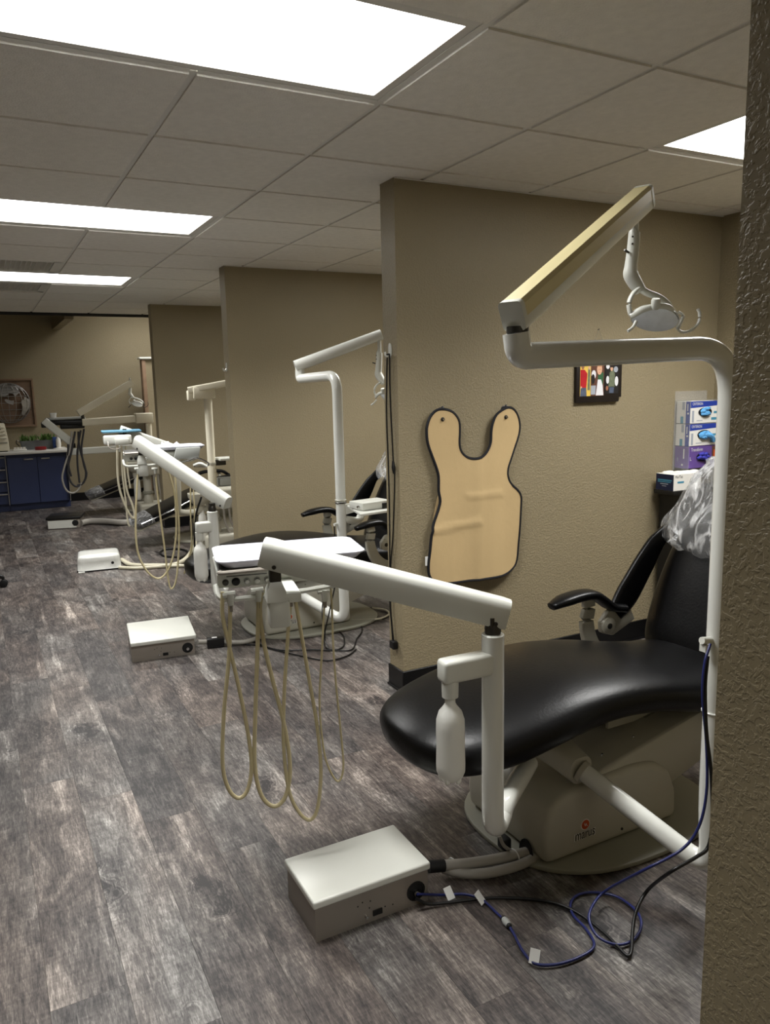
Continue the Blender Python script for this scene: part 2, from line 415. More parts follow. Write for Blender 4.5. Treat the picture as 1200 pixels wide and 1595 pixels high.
baseboard('baseboard_near', ((NX+XR)/2-.004, (NY0+NY1)/2, .056), (XR-NX+.008, NY1-NY0+.016, .112))
wall('wall_right', (XR+.06, (YN+YB)/2, 1.55), (.12, YB-YN, 3.1))
wall('wall_back', ((XL+XR)/2, YB+.06, 1.55), (XR-XL+.3, .12, 3.1))
wall('wall_left', (XL-.06, (YN+YB)/2, 1.55), (.12, YB-YN, 3.1))
wall('wall_behind', ((XL+XR)/2, YN-.06, 1.55), (XR-XL+.3, .12, 3.1))
baseboard('baseboard_back', (2.44, YB-.005, .056), (XR-1.03, .01, .112))
for i, (y0, y1) in enumerate(((NY1+.01, 3.14), (3.295, 5.79), (5.945, 8.54), (8.695, YB-.012))):
    baseboard('baseboard_right_%d' % (i+1), (XR-.005, (y0+y1)/2, .056), (.01, y1-y0, .112))
# high ceiling over the end of the room, header track, soffit
obj('ceiling_high', MB().box(((XL+XR)/2, (YH+YB)/2+.1, 3.05), (XR-XL, YB-YH+.2, .08)), 'ceiling_tile', **st)
obj('wall_header', MB().box(((XL+XR)/2, YH+.04, (CEIL+.05+3.01)/2), (XR-XL, .08, 3.01-CEIL-.05)), 'wall_paint', **st)
obj('trim_header', MB().box(((XL+XR)/2, YH+.03, CEIL-.0), (XR-XL, .06, .055)).box(((XL+XR)/2, YH+.055, CEIL-.03), (XR-XL, .03, .012)), 'black_plastic', **st)
obj('wall_soffit', MB().box((1.06, (YH+.08+YB)/2, 2.68), (.10, YB-YH-.08, .66)), 'wall_paint', **st)
wl = wall('wall_low', (2.98, 11.05, .965), (1.78, .11, 1.93))
obj('cap', MB().box((2.96, 11.05, 1.947), (1.86, .17, .03), bev=.008), 'white_enamel', wl)
obj('end_post', MB().box((2.085, 11.05, .965), (.05, .14, 1.93), bev=.004), 'wood_frame', wl)
# suspended ceiling: tiles, tees, troffers, vents
ceil = obj('ceiling', MB().box(((XL+XR)/2, (YN+YH)/2, CEIL+.10), (XR-XL, YH-YN, .06)), 'ceiling_tile', **st, base=(0, 0, 0))
GX0, GY0, G = 1.266, 1.78, .61
xs = [GX0+G*k for k in range(-5, 5)]; ys = [GY0+G*k for k in range(-7, 14)]
xs = [x for x in xs if XL < x < XR]; ys = [y for y in ys if YN < y < YH]
LIGHTS = [(-2, 0), (-2, 4), (-2, 8), (-2, -5), (2, 0), (2, 4), (2, 8), (2, 12)]     # (column, row) of the left cell; two cells wide
VENTS = [(-2, 7), (-2, 9)]
busy = {}
for c, r in LIGHTS: busy[(c, r)] = busy[(c+1, r)] = 'L'
for c, r in VENTS: busy[(c, r)] = 'V'
tme = None
pw = [(y0, y1) for y0, y1 in parts_y]+[(NY0, NY1)]
def clip_cell(a, b, lo, hi): return max(a, lo), min(b, hi)
for c in range(-5, 5):
    for r in range(-7, 14):
        if (c, r) in busy: continue
        x0, x1 = clip_cell(GX0+G*c, GX0+G*(c+1), XL, XR); y0, y1 = clip_cell(GY0+G*r, GY0+G*(r+1), YN, YH)
        if x1-x0 < .05 or y1-y0 < .05: continue
        if tme is None:
            g = .011; e = .010
            mb = MB().loft([[(g-.3, g-.3, .028), (.3-g, g-.3, .028), (.3-g, .3-g, .028), (g-.3, .3-g, .028)], [(g-.3, g-.3, -.008), (.3-g, g-.3, -.008), (.3-g, .3-g, -.008), (g-.3, .3-g, -.008)]])
            t = obj('ceiling_tile', mb, 'ceiling_tile', ceil, smooth=False); tme = t.data
        else:
            t = bpy.data.objects.new('ceiling_tile', tme); C.objects.link(t); t.parent = ceil
        t.location = V(((x0+x1)/2, (y0+y1)/2, CEIL))-ORG[ceil]; t.scale = ((x1-x0)/.6, (y1-y0)/.6, 1)
def tee(p, q):
    p, q = V(p), V(q); m = (p+q)/2; d = q-p
    s_ = (d.length, .024, .0015) if abs(d.x) > .01 else (.024, d.length, .0015); s2 = (d.length, .0015, .03) if abs(d.x) > .01 else (.0015, d.length, .03)
    obj('tee_bar', MB().box(m, s_).box(m+V((0, 0, .015)), s2), 'grid_metal', ceil, smooth=False)
mid_light = {(c+1, r) for c, r in LIGHTS}
for x in xs:
    c = int(round((x-GX0)/G)); run = None
    for r in range(-7, 14):
        y0, y1 = max(YN, GY0+G*r), min(YH, GY0+G*(r+1))
        if y1 <= y0: continue
        if (c, r) in mid_light:
            if run is not None: tee((x, run, CEIL-.001), (x, y0, CEIL-.001)); run = None
        elif run is None: run = y0
    if run is not None: tee((x, run, CEIL-.001), (x, YH, CEIL-.001))
for y in ys:
    prev = XL
    for x in xs+[XR]:
        if x-prev > .05 and not any(busy.get((c, int(round((y-GY0)/G)))) == 'X' for c in (0,)): tee((prev+.012, y, CEIL-.0005), (x-.012, y, CEIL-.0005))
        prev = x
for a, b in parts_y:   # wall angle around partition tops
    obj('wall_angle', MB().box(((XE+XR)/2, a-.006, CEIL-.011), (XR-XE, .012, .003)).box(((XE+XR)/2, b+.006, CEIL-.011), (XR-XE, .012, .003)), 'grid_metal', ceil, smooth=False)
LL = {(-2, 0): 'troffer ceiling light over the aisle, in line with the apron bay', (-2, 4): 'troffer ceiling light over the aisle in line with the second bay',
      (-2, 8): 'troffer ceiling light between two grille vents over the aisle', (2, 0): 'troffer ceiling light above the chair beside the hanging tan apron',
      (2, 4): 'troffer ceiling light above the second bay behind the apron wall', (2, 8): 'troffer ceiling light above the third bay', (-2, -5): 'troffer ceiling light over the aisle before the rough tan wall end',
      (2, -4): 'troffer ceiling light over the bay behind the rough tan wall end', (2, 12): 'troffer ceiling light above the farthest bay'}
def troffer_lamp(t, x, y, z, watts=None):
    ld = bpy.data.lights.new('tube_light', 'AREA'); ld.shape = 'RECTANGLE'; ld.size = 2*G-.09; ld.size_y = G-.09
    ld.energy = watts or LAMP_WATTS; ld.spread = LAMP_SPREAD; ld.color = (1, .995, .975)
    lo = bpy.data.objects.new('tube_light', ld); C.objects.link(lo); lo.parent = t; lo.location = V((x, y, z))-ORG[t]
for c, r in LIGHTS:
    x0, y0 = GX0+G*c, GY0+G*r; x1, y1 = x0+2*G, y0+G
    t = thing('ceiling_light', ((x0+x1)/2, (y0+y1)/2, CEIL), 'long white '+LL[(c, r)], 'ceiling light', 'recessed ceiling lights')
    mb = MB(); fw = .036
    for cx_, cy_, sx, sy in (((x0+x1)/2, y0+fw/2+.004, 2*G-.008, fw), ((x0+x1)/2, y1-fw/2-.004, 2*G-.008, fw), (x0+fw/2+.004, (y0+y1)/2, fw, G-.008-2*fw), (x1-fw/2-.004, (y0+y1)/2, fw, G-.008-2*fw)):
        mb.box((cx_, cy_, CEIL+.005), (sx, sy, .008))
    obj('frame', mb, 'grid_metal', t)
    mb = MB().box(((x0+x1)/2, (y0+y1)/2, CEIL+.06), (2*G-.03, G-.03, .004)); obj('housing', mb, 'grid_metal', t)
    d = .038; obj('diffuser', MB().box(((x0+x1)/2, (y0+y1)/2, CEIL+.010), (2*G-2*d, G-2*d, .004)), 'light_diffuser', t, smooth=False)
    troffer_lamp(t, (x0+x1)/2, (y0+y1)/2, CEIL+.0055)
t = thing('ceiling_light', (2.3, 10.5, 3.01), 'white ceiling light panel on the higher ceiling beyond the dark header', 'ceiling light', 'recessed ceiling lights')
obj('frame', MB().box((2.3, 10.5, 3.0), (1.22, .61, .02), bev=.004), 'grid_metal', t)
obj('diffuser', MB().box((2.3, 10.5, 2.988), (1.14, .53, .004)), 'light_diffuser', t)
troffer_lamp(t, 2.3, 10.5, 2.983, 20)
for i, (c, r) in enumerate(VENTS):
    x0, y0 = GX0+G*c, GY0+G*r; x1, y1 = x0+G, y0+G
    t = thing('ceiling_vent', ((x0+x1)/2, (y0+y1)/2, CEIL), ('eggcrate grille vent on the nearer side of the aisle light strip', 'eggcrate grille vent between the aisle light strip and the far header')[i], 'vent', 'square ceiling vents')
    mb = MB(); fw = .05
    for cx_, cy_, sx, sy in (((x0+x1)/2, y0+fw/2+.012, G-.024, fw), ((x0+x1)/2, y1-fw/2-.012, G-.024, fw), (x0+fw/2+.012, (y0+y1)/2, fw, G-.024), (x1-fw/2-.012, (y0+y1)/2, fw, G-.024)):
        mb.box((cx_, cy_, CEIL+.002), (sx, sy, .008))
    obj('frame', mb, 'grid_metal', t)
    obj('duct', MB().box(((x0+x1)/2, (y0+y1)/2, CEIL+.05), (G-.05, G-.05, .01)), 'vent_dark', t)
    mb = MB(); n = 15
    for k in range(n):
        a = x0+.07+(G-.14)*k/(n-1); b = y0+.07+(G-.14)*k/(n-1)
        mb.box((a, (y0+y1)/2, CEIL+.012), (.006, G-.1, .016)); mb.box(((x0+x1)/2, b, CEIL+.012), (G-.1, .006, .016))
    obj('grille', mb, 'grid_metal', t, kind='stuff')
# ------------------------------------------------------------------ dental chairs
def pad_loft(sections, n=26, p=2.6, dome=.25):
    """sections: (point, half width along Y, half thickness, normal direction in XZ)"""
    rings = []
    for c, hw, ht, nrm in sections:
        c = V(c); nrm = V(nrm).normalized(); ring = []
        for k in range(n):
            t = 2*math.pi*k/n; a, b = math.cos(t), math.sin(t)
            a = math.copysign(abs(a)**(2/p), a); b = math.copysign(abs(b)**(2/p), b)
            ring.append(c+V((0, 1, 0))*(a*hw)+nrm*(b*ht*(1+dome*(1-a*a)*(1 if b > 0 else 0))))
        rings.append(ring)
    return rings
def resample(secs, res=4):
    cs = catmull([s[0] for s in secs], res); ws = catmull([(s[1], s[2], 0) for s in secs], res); ns = catmull([s[3] for s in secs], res)
    return [(c, w_[0], w_[1], n_) for c, w_, n_ in zip(cs, ws, ns)]
def make_chair(name, label, yc):
    t = thing(name, (1.75, yc, 0), label, 'dental chair', 'dental chairs in the bays')
    mb = MB().prism([(1.80+a, yc+b, .002) for a, b in superellipse(.44, .345, 2.6, 40)], (0, 0, .016), bev=.005)
    obj('floor_plate', mb, 'putty_dark', t)
    # moulded base cover with arched rear end
    prof = [(1.425, .02), (1.415, .10), (1.425, .175), (1.455, .222), (1.52, .242), (1.66, .256), (1.78, .262), (1.88, .250), (1.955, .200), (1.99, .120), (1.995, .02)]
    b0 = yc-.228; wd = .43
    mb = MB().prism([(x, b0, z) for x, z in prof], (0, wd, 0), bev=.026, seg=4)
    bc = obj('base_cover', mb, 'putty', t, angle=50)
    mb = MB().tube([(1.60, b0-.001, .045), (1.60, b0-.004, .052)], .004); obj('screw', MB().lathe((1.735, b0-.001, .055), [(.005, 0), (.004, .003)], axis=(0, -1, 0), n=10), 'dark_steel', bc)
    for x, z in ((1.70, .0), (1.86, .0)): pass
    obj('hose_opening', MB().prism([(1.414, b0+.085+.034*math.cos(i*.3142), .022+.05*math.sin(i*.3142)) for i in range(11)], (-.004, 0, 0)), 'black_plastic', bc)
    # badge and lettering on the cover
    cx_, cz_ = 1.578, .118
    obj('badge_ring', MB().lathe((cx_, b0+.0004, cz_), [(.0185, 0), (.0185, .0012)], axis=(0, -1, 0), n=24), 'label_white', bc)
    obj('badge', MB().lathe((cx_, b0-.0006, cz_), [(.0155, 0), (.0155, .0012)], axis=(0, -1, 0), n=24), 'orange_badge', bc)
    obj('badge_mark', MB().tube([(cx_-.006, b0-.0022, cz_+.006), (cx_-.002, b0-.0022, cz_-.004), (cx_+.001, b0-.0022, cz_+.004), (cx_+.006, b0-.0022, cz_-.006)], .0012, 5), 'label_white', bc)
    text('lettering_backing', 'marus', 'label_white', bc, (cx_, b0-.0004, cz_-.0345), (1, 0, 0), (0, 0, 1), .0265, width=.089)
    text('lettering', 'marus', 'ink', bc, (cx_, b0-.0012, cz_-.034), (1, 0, 0), (0, 0, 1), .0225, width=.080)
    # lift arm
    mb = MB().prism([(1.60, b0+.02, .17), (1.98, b0+.02, .13), (2.42, b0+.02, .275), (2.46, b0+.02, .40), (2.30, b0+.02, .405), (1.66, b0+.02, .268)], (0, wd-.04, 0), bev=.014, seg=2)
    la = obj('lift_arm', mb, 'putty', t)
    for x, z in ((1.86, .3125), (1.72, .2835)): obj('screw', MB().lathe((x, b0+.08, z-.004), [(.005, 0), (.004, .006)], n=10), 'chrome', la)
    obj('rating_label', MB().add([(1.93, b0+.13, .3255), (2.02, b0+.13, .3455), (2.02, b0+.20, .3455), (1.93, b0+.20, .3255)], [(0, 1, 2, 3)]), 'sticker', la)
    # seat mount bracket under the pad
    mb = MB().prism([(1.80, yc-.09, .33), (1.80, yc-.09, .44), (2.12, yc-.09, .44), (2.12, yc-.09, .36), (1.92, yc-.09, .33)], (0, .012, 0)).box((2.02, yc, .40), (.10, .10, .10), bev=.006).prism([(1.80, yc+.08, .33), (1.80, yc+.08, .44), (2.12, yc+.08, .44), (2.12, yc+.08, .36), (1.92, yc+.08, .33)], (0, .012, 0)).box((1.96, yc, .445), (.5, .36, .012))
    sb = obj('seat_bracket', mb, 'putty', t)
    obj('pin', MB().lathe((1.86, yc-.092, .40), [(.008, 0), (.006, .006)], axis=(0, -1, 0), n=10), 'dark_steel', sb)
    # contoured leg and seat pad
    up = (0, 0, 1)
    secs = [((1.02, yc, .425), .03, .018, (-.3, 0, 1)), ((1.04, yc, .427), .120, .045, (-.25, 0, 1)), ((1.08, yc, .430), .195, .061, (-.18, 0, 1)), ((1.15, yc, .440), .252, .070, (-.14, 0, 1)),
            ((1.26, yc, .456), .288, .074, (-.18, 0, 1)), ((1.40, yc, .482), .298, .074, (-.17, 0, 1)), ((1.55, yc, .504), .296, .072, (-.08, 0, 1)), ((1.70, yc, .506), .290, .070, (.05, 0, 1)),
            ((1.86, yc, .486), .284, .070, (.16, 0, 1)), ((2.02, yc, .450), .280, .072, (.2, 0, 1)), ((2.18, yc, .420), .278, .074, (.12, 0, 1)), ((2.30, yc, .412), .272, .070, (0, 0, 1)), ((2.36, yc, .413), .255, .05, (0, 0, 1)), ((2.375, yc, .413), .22, .02, (0, 0, 1))]
    obj('seat', MB().loft(pad_loft(resample(secs, 4), 36, 2.9, .18)), 'black_vinyl', t, angle=80)
    # back rest: lower lumbar roll and upper pad
    nb = (-.9, 0, .42)
    secs = [((2.33, yc, .40), .20, .02, nb), ((2.345, yc, .425), .25, .05, nb), ((2.375, yc, .48), .285, .062, nb), ((2.42, yc, .58), .300, .062, nb), ((2.47, yc, .70), .300, .058, nb), ((2.52, yc, .82), .285, .052, nb), ((2.55, yc, .89), .255, .045, nb), ((2.56, yc, .92), .20, .02, nb)]
    obj('backrest', MB().loft(pad_loft(resample(secs, 4), 36, 2.9, .22)), 'black_vinyl', t, angle=80)
    mb = MB().prism([(2.40, yc-.20, .38), (2.49, yc-.20, .40), (2.66, yc-.20, .86), (2.60, yc-.20, .88)], (0, .40, 0), bev=.015); obj('back_shell', mb, 'putty', t)
    # head rest
    obj('headrest_bar', MB().box((2.585, yc, .93), (.012, .05, .16), R=Matrix.Rotation(.4, 3, 'Y')), 'chrome', t)
    secs = [((2.55, yc, .925), .08, .015, nb), ((2.56, yc, .945), .125, .035, nb), ((2.59, yc, 1.02), .145, .045, nb), ((2.62, yc, 1.09), .13, .04, nb), ((2.635, yc, 1.125), .08, .015, nb)]
    obj('headrest', MB().loft(pad_loft(resample(secs, 4), 30, 2.6, .1)), 'black_vinyl', t, angle=80)
    # arm rests with vinyl slings up to the back
    for s_ in (1, -1):
        y = yc+s_*.335; x0 = 0 if s_ > 0 else .085
        path = catmull([(1.905+x0, y, .638), (1.96+x0, y, .652), (2.05+x0*.8, y, .662), (2.115+x0*.6, y, .655), (2.165+x0*.4, y, .625), (2.215+x0*.3, y, .592), (2.275, y-s_*.01, .580)], 4)
        k = len(path); sc = []
        for i in range(k):
            q = i/(k-1); wv = .55+.45*min(1, q/.18) if q < .5 else 1.0-.25*(q-.5); sc.append((wv, (.65+.35*min(1, q/.2))*(1 if q < .55 else 1-.3*(q-.55))))
        ap = obj('armrest', MB().sweep(path, superellipse(.042, .020, 2.6, 16), scales=sc), 'black_vinyl', t, angle=80)
        path = catmull([(2.235, y-s_*.002, .560), (2.275, y-s_*.004, .600), (2.32, y-s_*.010, .665), (2.385, y-s_*.018, .765), (2.435, y-s_*.03, .845), (2.475, y-s_*.06, .895)], 4)
        obj('sling', MB().sweep(path, superellipse(.016, .055, 3.4, 14), scales=[(1.0, .55+.45*math.sin(math.pi*min(1, .15+i/(len(path)-1)))) for i in range(len(path))]), 'black_vinyl', t, angle=80)
        path = catmull([(2.09, y, .645), (2.095, y, .60), (2.085, y, .55), (2.10, y, .48), (2.135, y, .42), (2.20, y, .375), (2.32, y, .35)], 4)
        ab = obj('armrest_bracket', MB().sweep(path, rrect(.030, .062, .008), up=V((0, 1, 0)) if False else V((0, 0, 1)), scales=[(1, .8+.5*i/(len(path)-1)) for i in range(len(path))]), 'putty', t)
        mb = MB().prism([(2.155, y-.014, .535), (2.19, y-.014, .575), (2.30, y-.014, .60), (2.34, y-.014, .52), (2.22, y-.014, .47), (2.16, y-.014, .49)], (0, .028, 0), bev=.006); obj('hinge_plate', mb, 'putty', t)
        hp = MB().lathe((2.185, y-.012 if True else y, .52), [(.034, 0), (.034, .012), (.028, .016)], axis=(0, -1, 0), n=20); pv = obj('pivot', hp, 'putty', t)
        obj('pivot_bolt', MB().lathe((2.185, y-.027, .52), [(.012, 0), (.012, .004), (.005, .005)], axis=(0, -1, 0), n=12), 'dark_steel', pv)
    return t
chair1 = make_chair('dental_chair', 'black vinyl dental chair beside the wall with the hanging tan apron', 1.92)
chair2 = copy_tree(chair1, (0, 2.60, 0)); chair2['label'] = 'black vinyl dental chair with a white shelf and device box over its seat'
# ------------------------------------------------------------------ delivery units (post, balance arm, instrument head, hoses, water bottle)
def delivery(name, label, px0, py0, ztop, zbot, u_start, armR, armL, O, ang, hoses, bot, plane_n, head_w=.36, group='white instrument delivery units', head2=False, paleness='hose'):
    t = thing(name, (px0, py0, 0), label, 'dental unit', group)
    post = [(px0, py0, ztop), (px0, py0, .6), (px0, py0, zbot+.11)]
    c = V((px0, py0, zbot+.04)); e = V(u_start)
    d = V((e.x-px0, e.y-py0, 0)); dl = d.length; d.normalize()
    bend = [V((px0, py0, zbot+.06)), V((px0, py0, zbot+.02))+d*.010, V((px0, py0, zbot-.002))+d*.038, V((px0, py0, zbot+.006))+d*.075, V((px0, py0, zbot+.022))+d*.115]
    path = catmull(post+bend+[e], 5)
    obj('post', MB().tube(path, .0295, 16), 'white_gloss', t, angle=60)
    obj('post_cap', MB().lathe((px0, py0, ztop-.004), [(.0295, 0), (.0295, .006), (.026, .009)], n=20), 'white_enamel', t)
    obj('swivel', MB().lathe((px0, py0, ztop), [(.020, 0), (.022, .02), (.016, .035)], n=16).box((px0, py0, ztop+.035), (.03, .03, .03)), 'dark_steel', t)
    # balance arm: inverted U channel, round crown
    R_, L_ = V(armR), V(armL); ax = (R_-L_).normalized()
    prof = [(-.029, -.038), (-.031, -.033), (-.031, .014), (-.028, .026), (-.020, .034), (-.008, .038), (.008, .038), (.020, .034), (.028, .026), (.031, .014), (.031, -.033), (.029, -.038)]
    arm = obj('balance_arm', MB().sweep([L_, L_+ax*.02, R_-ax*.02, R_], [(a, b) for a, b in prof], scales=[(.93, .95), 1, 1, (.93, .95)]), 'white_enamel', t, angle=42)
    for q in (L_+ax*.035, R_-ax*.035):
        sd = ax.cross(V((0, 0, 1))).normalized()
        if sd.dot(EYE-q) < 0: sd = -sd
        obj('pivot_screw', MB().lathe(q+sd*.031-V((0, 0, .028)), [(.006, 0), (.005, .003)], axis=sd, n=10), 'dark_steel', arm)
    # bottle bracket
    bx = V(bot); dd = V((px0-bx.x, py0-bx.y, 0))
    R3 = frame_from(dd)
    br = obj('bottle_bracket', MB().box((V((px0, py0, 0))+bx)*.5*1+V((0, 0, bx.z*.5))+V((0, 0, .035))-dd*.12, (dd.length*1.18, .050, .060), R=R3, bev=.011, seg=3), 'white_enamel', t)
    obj('bottle_collar', MB().lathe((bx.x, bx.y, bx.z-.035), [(.021, 0), (.022, .03), (.022, .045)], n=16), 'white_enamel', t)
    h = -.001
    prof = [(.013, -.035), (.0135, -.052), (.018, -.060), (.030, -.075), (.036, -.095), (.037, -.12), (.0365, -.17), (.0375, -.215), (.037, -.235), (.031, -.250), (.024, -.258), (.010, -.252)]
    wb = obj('water_bottle', MB().lathe((bx.x, bx.y, bx.z), prof, n=24), 'bottle', t)
    mb = MB()
    for k in range(5): mb.sphere((bx.x+.024*math.cos(k*1.257), bx.y+.024*math.sin(k*1.257), bx.z-.250), (.009, .009, .016), 8, 5)
    obj('bottle_foot', mb, 'bottle', wb)
    # head
    O = V(O); u = V((math.cos(ang), math.sin(ang), 0)); vv = V((math.sin(ang), -math.cos(ang), 0)); z = V((0, 0, 1))   # vv points to the operator side
    def L(a, b, c_): return O+u*a+vv*b+z*c_
    Rh = Matrix((u, -vv, z)).transposed(); W = head_w
    obj('arm_stem', MB().box(L_+ax*.03+V((0, 0, -.062)), (.030, .030, .06), R=Rh, bev=.004), 'dark_steel', t)
    kx = (L_+ax*.03-O).dot(u); kv = (L_+ax*.03-O).dot(vv)
    obj('knuckle', MB().loft([[L(kx+a*.015, kv+b*.016, .046) for a, b in ((-1, -1), (1, -1), (1, 1), (-1, 1))], [L(kx+a*.024, kv+b*.026, .022) for a, b in ((-1, -1), (1, -1), (1, 1), (-1, 1))], [L(kx+a*.026, kv+b*.028, -.005) for a, b in ((-1, -1), (1, -1), (1, 1), (-1, 1))]]), 'white_enamel', t)
    obj('support_block', MB().box(L(kx+.006, kv, -.040), (.056, .052, .074), R=Rh, bev=.010), 'white_enamel', t)
    obj('support_rail', MB().box(L(0, kv*.55, .000), (.050, kv*1.1, .026), R=Rh, bev=.004), 'white_enamel', t)
    # control box with sloping face
    y0, y1 = .0, -.19
    rings = []
    for a, tw in ((-W/2, .96), (-W/2+.012, 1), (W/2-.012, 1), (W/2, .96)):
        rings.append([L(a, .006*tw-.004, -.0), L(a, .018*tw, .042*tw), L(a, .014, .048*tw), L(a, -.20, .048*tw), L(a, -.19, .0)])
    bx_ = obj('control_box', MB().loft(rings), 'white_enamel', t, angle=20)
    fn = (vv*.94-z*.30).normalized()
    for k, a in enumerate((-.158, -.130, -.100, -.072, -.044, .075, .110, .145)):
        if abs(a) > W/2-.02: continue
        m_ = 'dark_steel' if k == 0 else ('black_plastic' if k == 1 else 'chrome'); r = .0088 if k != 1 else .0115
        kb = obj('knob', MB().lathe(L(a, .0085, .018), [(r, 0), (r, .006), (r*.8, .010)], axis=fn, n=16), m_, bx_)
        if m_ == 'chrome': obj('knob_face', MB().lathe(L(a, .0085, .018)+fn*.0095, [(r*.72, 0), (r*.6, .003)], axis=fn, n=14), 'label_white', kb)
    obj('panel_print', MB().box(L(-.10, .0165, .034), (.11, .0012, .0018), R=Rh), 'ink', bx_, smooth=False)
    obj('tray_rail', MB().tube([L(-W/2+.02, .012, .050), L(-W/2+.005, .034, .050), L(-W/2+.03, .042, .051), L(-.02, .042, .053)], .006, 8, res=5), 'steel', t)
    obj('tray_carrier', MB().box(L(.0, -.085, .053), (W*.98, .22, .008), R=Rh, bev=.004), 'dark_steel', t)
    # handpiece holders and hoses
    obj('holder_bar', MB().tube([L(-W/2-.005, .00, .01), L(-W/2+.005, .022, -.022), L(-W/2+.06, .026, -.028), L(.04, .03, -.022), L(W/2-.02, .03, -.010), L(W/2+.03, .020, .004)], .0075, 8, res=5), 'white_enamel', t)
    for hh in hoses:
        pts = [P(a, b, plane=(O+vv*(hh.get('off', .03)), plane_n)) for a, b in hh['px']]
        ho = obj('hose', MB().tube(pts, hh.get('r', .0052), 8, res=6), hh.get('m', paleness), t, angle=60)
        q = pts[0]
        hd = obj('holder', MB().tube([q+V((0, 0, -.012)), q+V((0, 0, .022))], [.008, .0125], 10).tube([q+V((0, 0, .018))-u*.02, q+V((0, 0, .02))+u*.014], .009, 8), 'white_enamel', t)
        obj('ferrule', MB().tube([q+V((0, 0, -.03)), q+V((0, 0, -.008))], .0062, 8), 'steel', hd)
    return t, L, u, vv, Rh
ang1 = math.radians(-12.35)
O1 = V((.715, 1.990, .962)); vv1 = V((math.sin(ang1), -math.cos(ang1), 0))
hoses1 = [dict(px=[(359, 936), (357, 1020), (349, 1110), (347, 1190), (356, 1228), (371, 1243), (385, 1232), (392, 1195), (386, 1140), (372, 1070), (358, 1010), (347, 960), (347, 922)], r=.0058),
          dict(px=[(403, 930), (401, 1020), (398, 1110), (397, 1190), (407, 1238), (427, 1256), (445, 1240), (452, 1195), (443, 1130), (425, 1060), (411, 1000), (405, 950), (409, 918)], r=.0062),
          dict(px=[(453, 928), (448, 1000), (443, 1080), (442, 1160), (450, 1230), (466, 1265), (483, 1277), (495, 1258), (500, 1200), (494, 1130), (482, 1060), (470, 990), (461, 940), (458, 912)], r=.0055),
          dict(px=[(506, 930), (502, 1010), (498, 1090), (502, 1150), (510, 1190), (526, 1217), (535, 1196), (531, 1140), (524, 1070), (519, 1000), (517, 940), (514, 905)], r=.0032)]
unit1, L1, u1, v1, Rh1 = delivery('delivery_unit', 'white dental delivery unit with the longest white arm, hung in front of the apron wall', 1.118, 1.55, .862, .315, tuple(P(824, 1188, y=1.76)),
    (1.142+.018, 1.543, .915), (.618, 1.862, 1.088), O1, ang1, hoses1, (.990, 1.555, .757), vv1)
# instrument tray lying on the carrier
def tray(L, Rh, label, da=0, W=.40):
    outer = [(a, b) for a, b in rrect(W, .235, .035, 5)]
    def ring(s_, zz): return [L(da+a*s_, -.085+b*s_*1.0, zz) for a, b in outer]
    mb = MB().loft([ring(.90, .058), ring(.97, .072), ring(1.0, .074), ring(1.0, .078), ring(.975, .079), ring(.955, .075), ring(.89, .062)], caps=True)
    return obj('instrument_tray', mb, 'tray_white', label=label, cat='tray', group='white instrument trays', angle=50)
tray(L1, Rh1, 'white plastic instrument tray on the delivery unit with the longest white arm', .028, .42)
# bay two
ang2 = math.radians(-8); vv2 = V((math.sin(ang2), -math.cos(ang2), 0)); O2 = V((.955, 4.78, 1.085))
hoses2 = [dict(px=[(215, 735), (212, 790), (212, 840), (218, 870), (232, 893), (248, 901), (262, 888), (271, 860), (275, 820), (272, 770), (263, 735)], r=.0062),
          dict(px=[(242, 735), (248, 790), (256, 850), (262, 900), (267, 917), (274, 905), (278, 870), (279, 820), (276, 780), (273, 738)], r=.0060),
          dict(px=[(297, 745), (297, 800), (298, 850), (287, 893), (293, 875), (302, 840), (303, 790), (300, 745)], r=.0045)]
unit2, L2, u2, v2, Rh2 = delivery('delivery_unit', 'white dental delivery unit with steep white arm and grey control box, in the second bay', 1.092, 4.12, .838, .38, (1.36, 4.40, .345),
    (1.175, 4.09, .885), (.815, 4.66, 1.215), O2, ang2, hoses2, (1.012, 4.12, .725), vv2, head_w=.40)
tray(L2, Rh2, 'white instrument tray with crumpled paper on the steep-armed delivery unit', .10, .36)
mb = MB()
for k in range(5):
    a = k*1.3; mb.add([L2(.08, -.08, .074), L2(.08+.07*math.cos(a), -.08+.05*math.sin(a), .076+.012*(k % 2)), L2(.08+.05*math.cos(a+.7), -.08+.04*math.sin(a+.7), .104)], [(0, 1, 2)])
mb.add([L2(.10, -.15, .070), L2(.22, -.15, .070), L2(.22, -.03, .070), L2(.10, -.03, .070)], [(0, 1, 2, 3)])
obj('crumpled_paper', mb, 'paper', label='white crumpled paper in the tray of the steep-armed delivery unit', cat='paper', smooth=False)
obj('control_console', MB().prism([L2(.085, .055, .0), L2(.235, .055, .0), L2(.25, .055, .07), L2(.105, .055, .07)], -vv2*.10, bev=.004), 'sage_grey', unit2)
# folded arm handle and syringes on the right of the second head
obj('syringe', MB().tube([L2(.20, .05, -.04), L2(.24, .06, -.03), L2(.28, .06, -.05)], .010, 8, res=4), 'white_gloss', unit2)
obj('handle', MB().tube([L2(.16, .06, -.01), L2(.22, .06, .005), L2(.29, .06, -.03), L2(.27, .06, -.05), L2(.20, .06, -.045)], .005, 8, res=5), 'chrome', unit2)
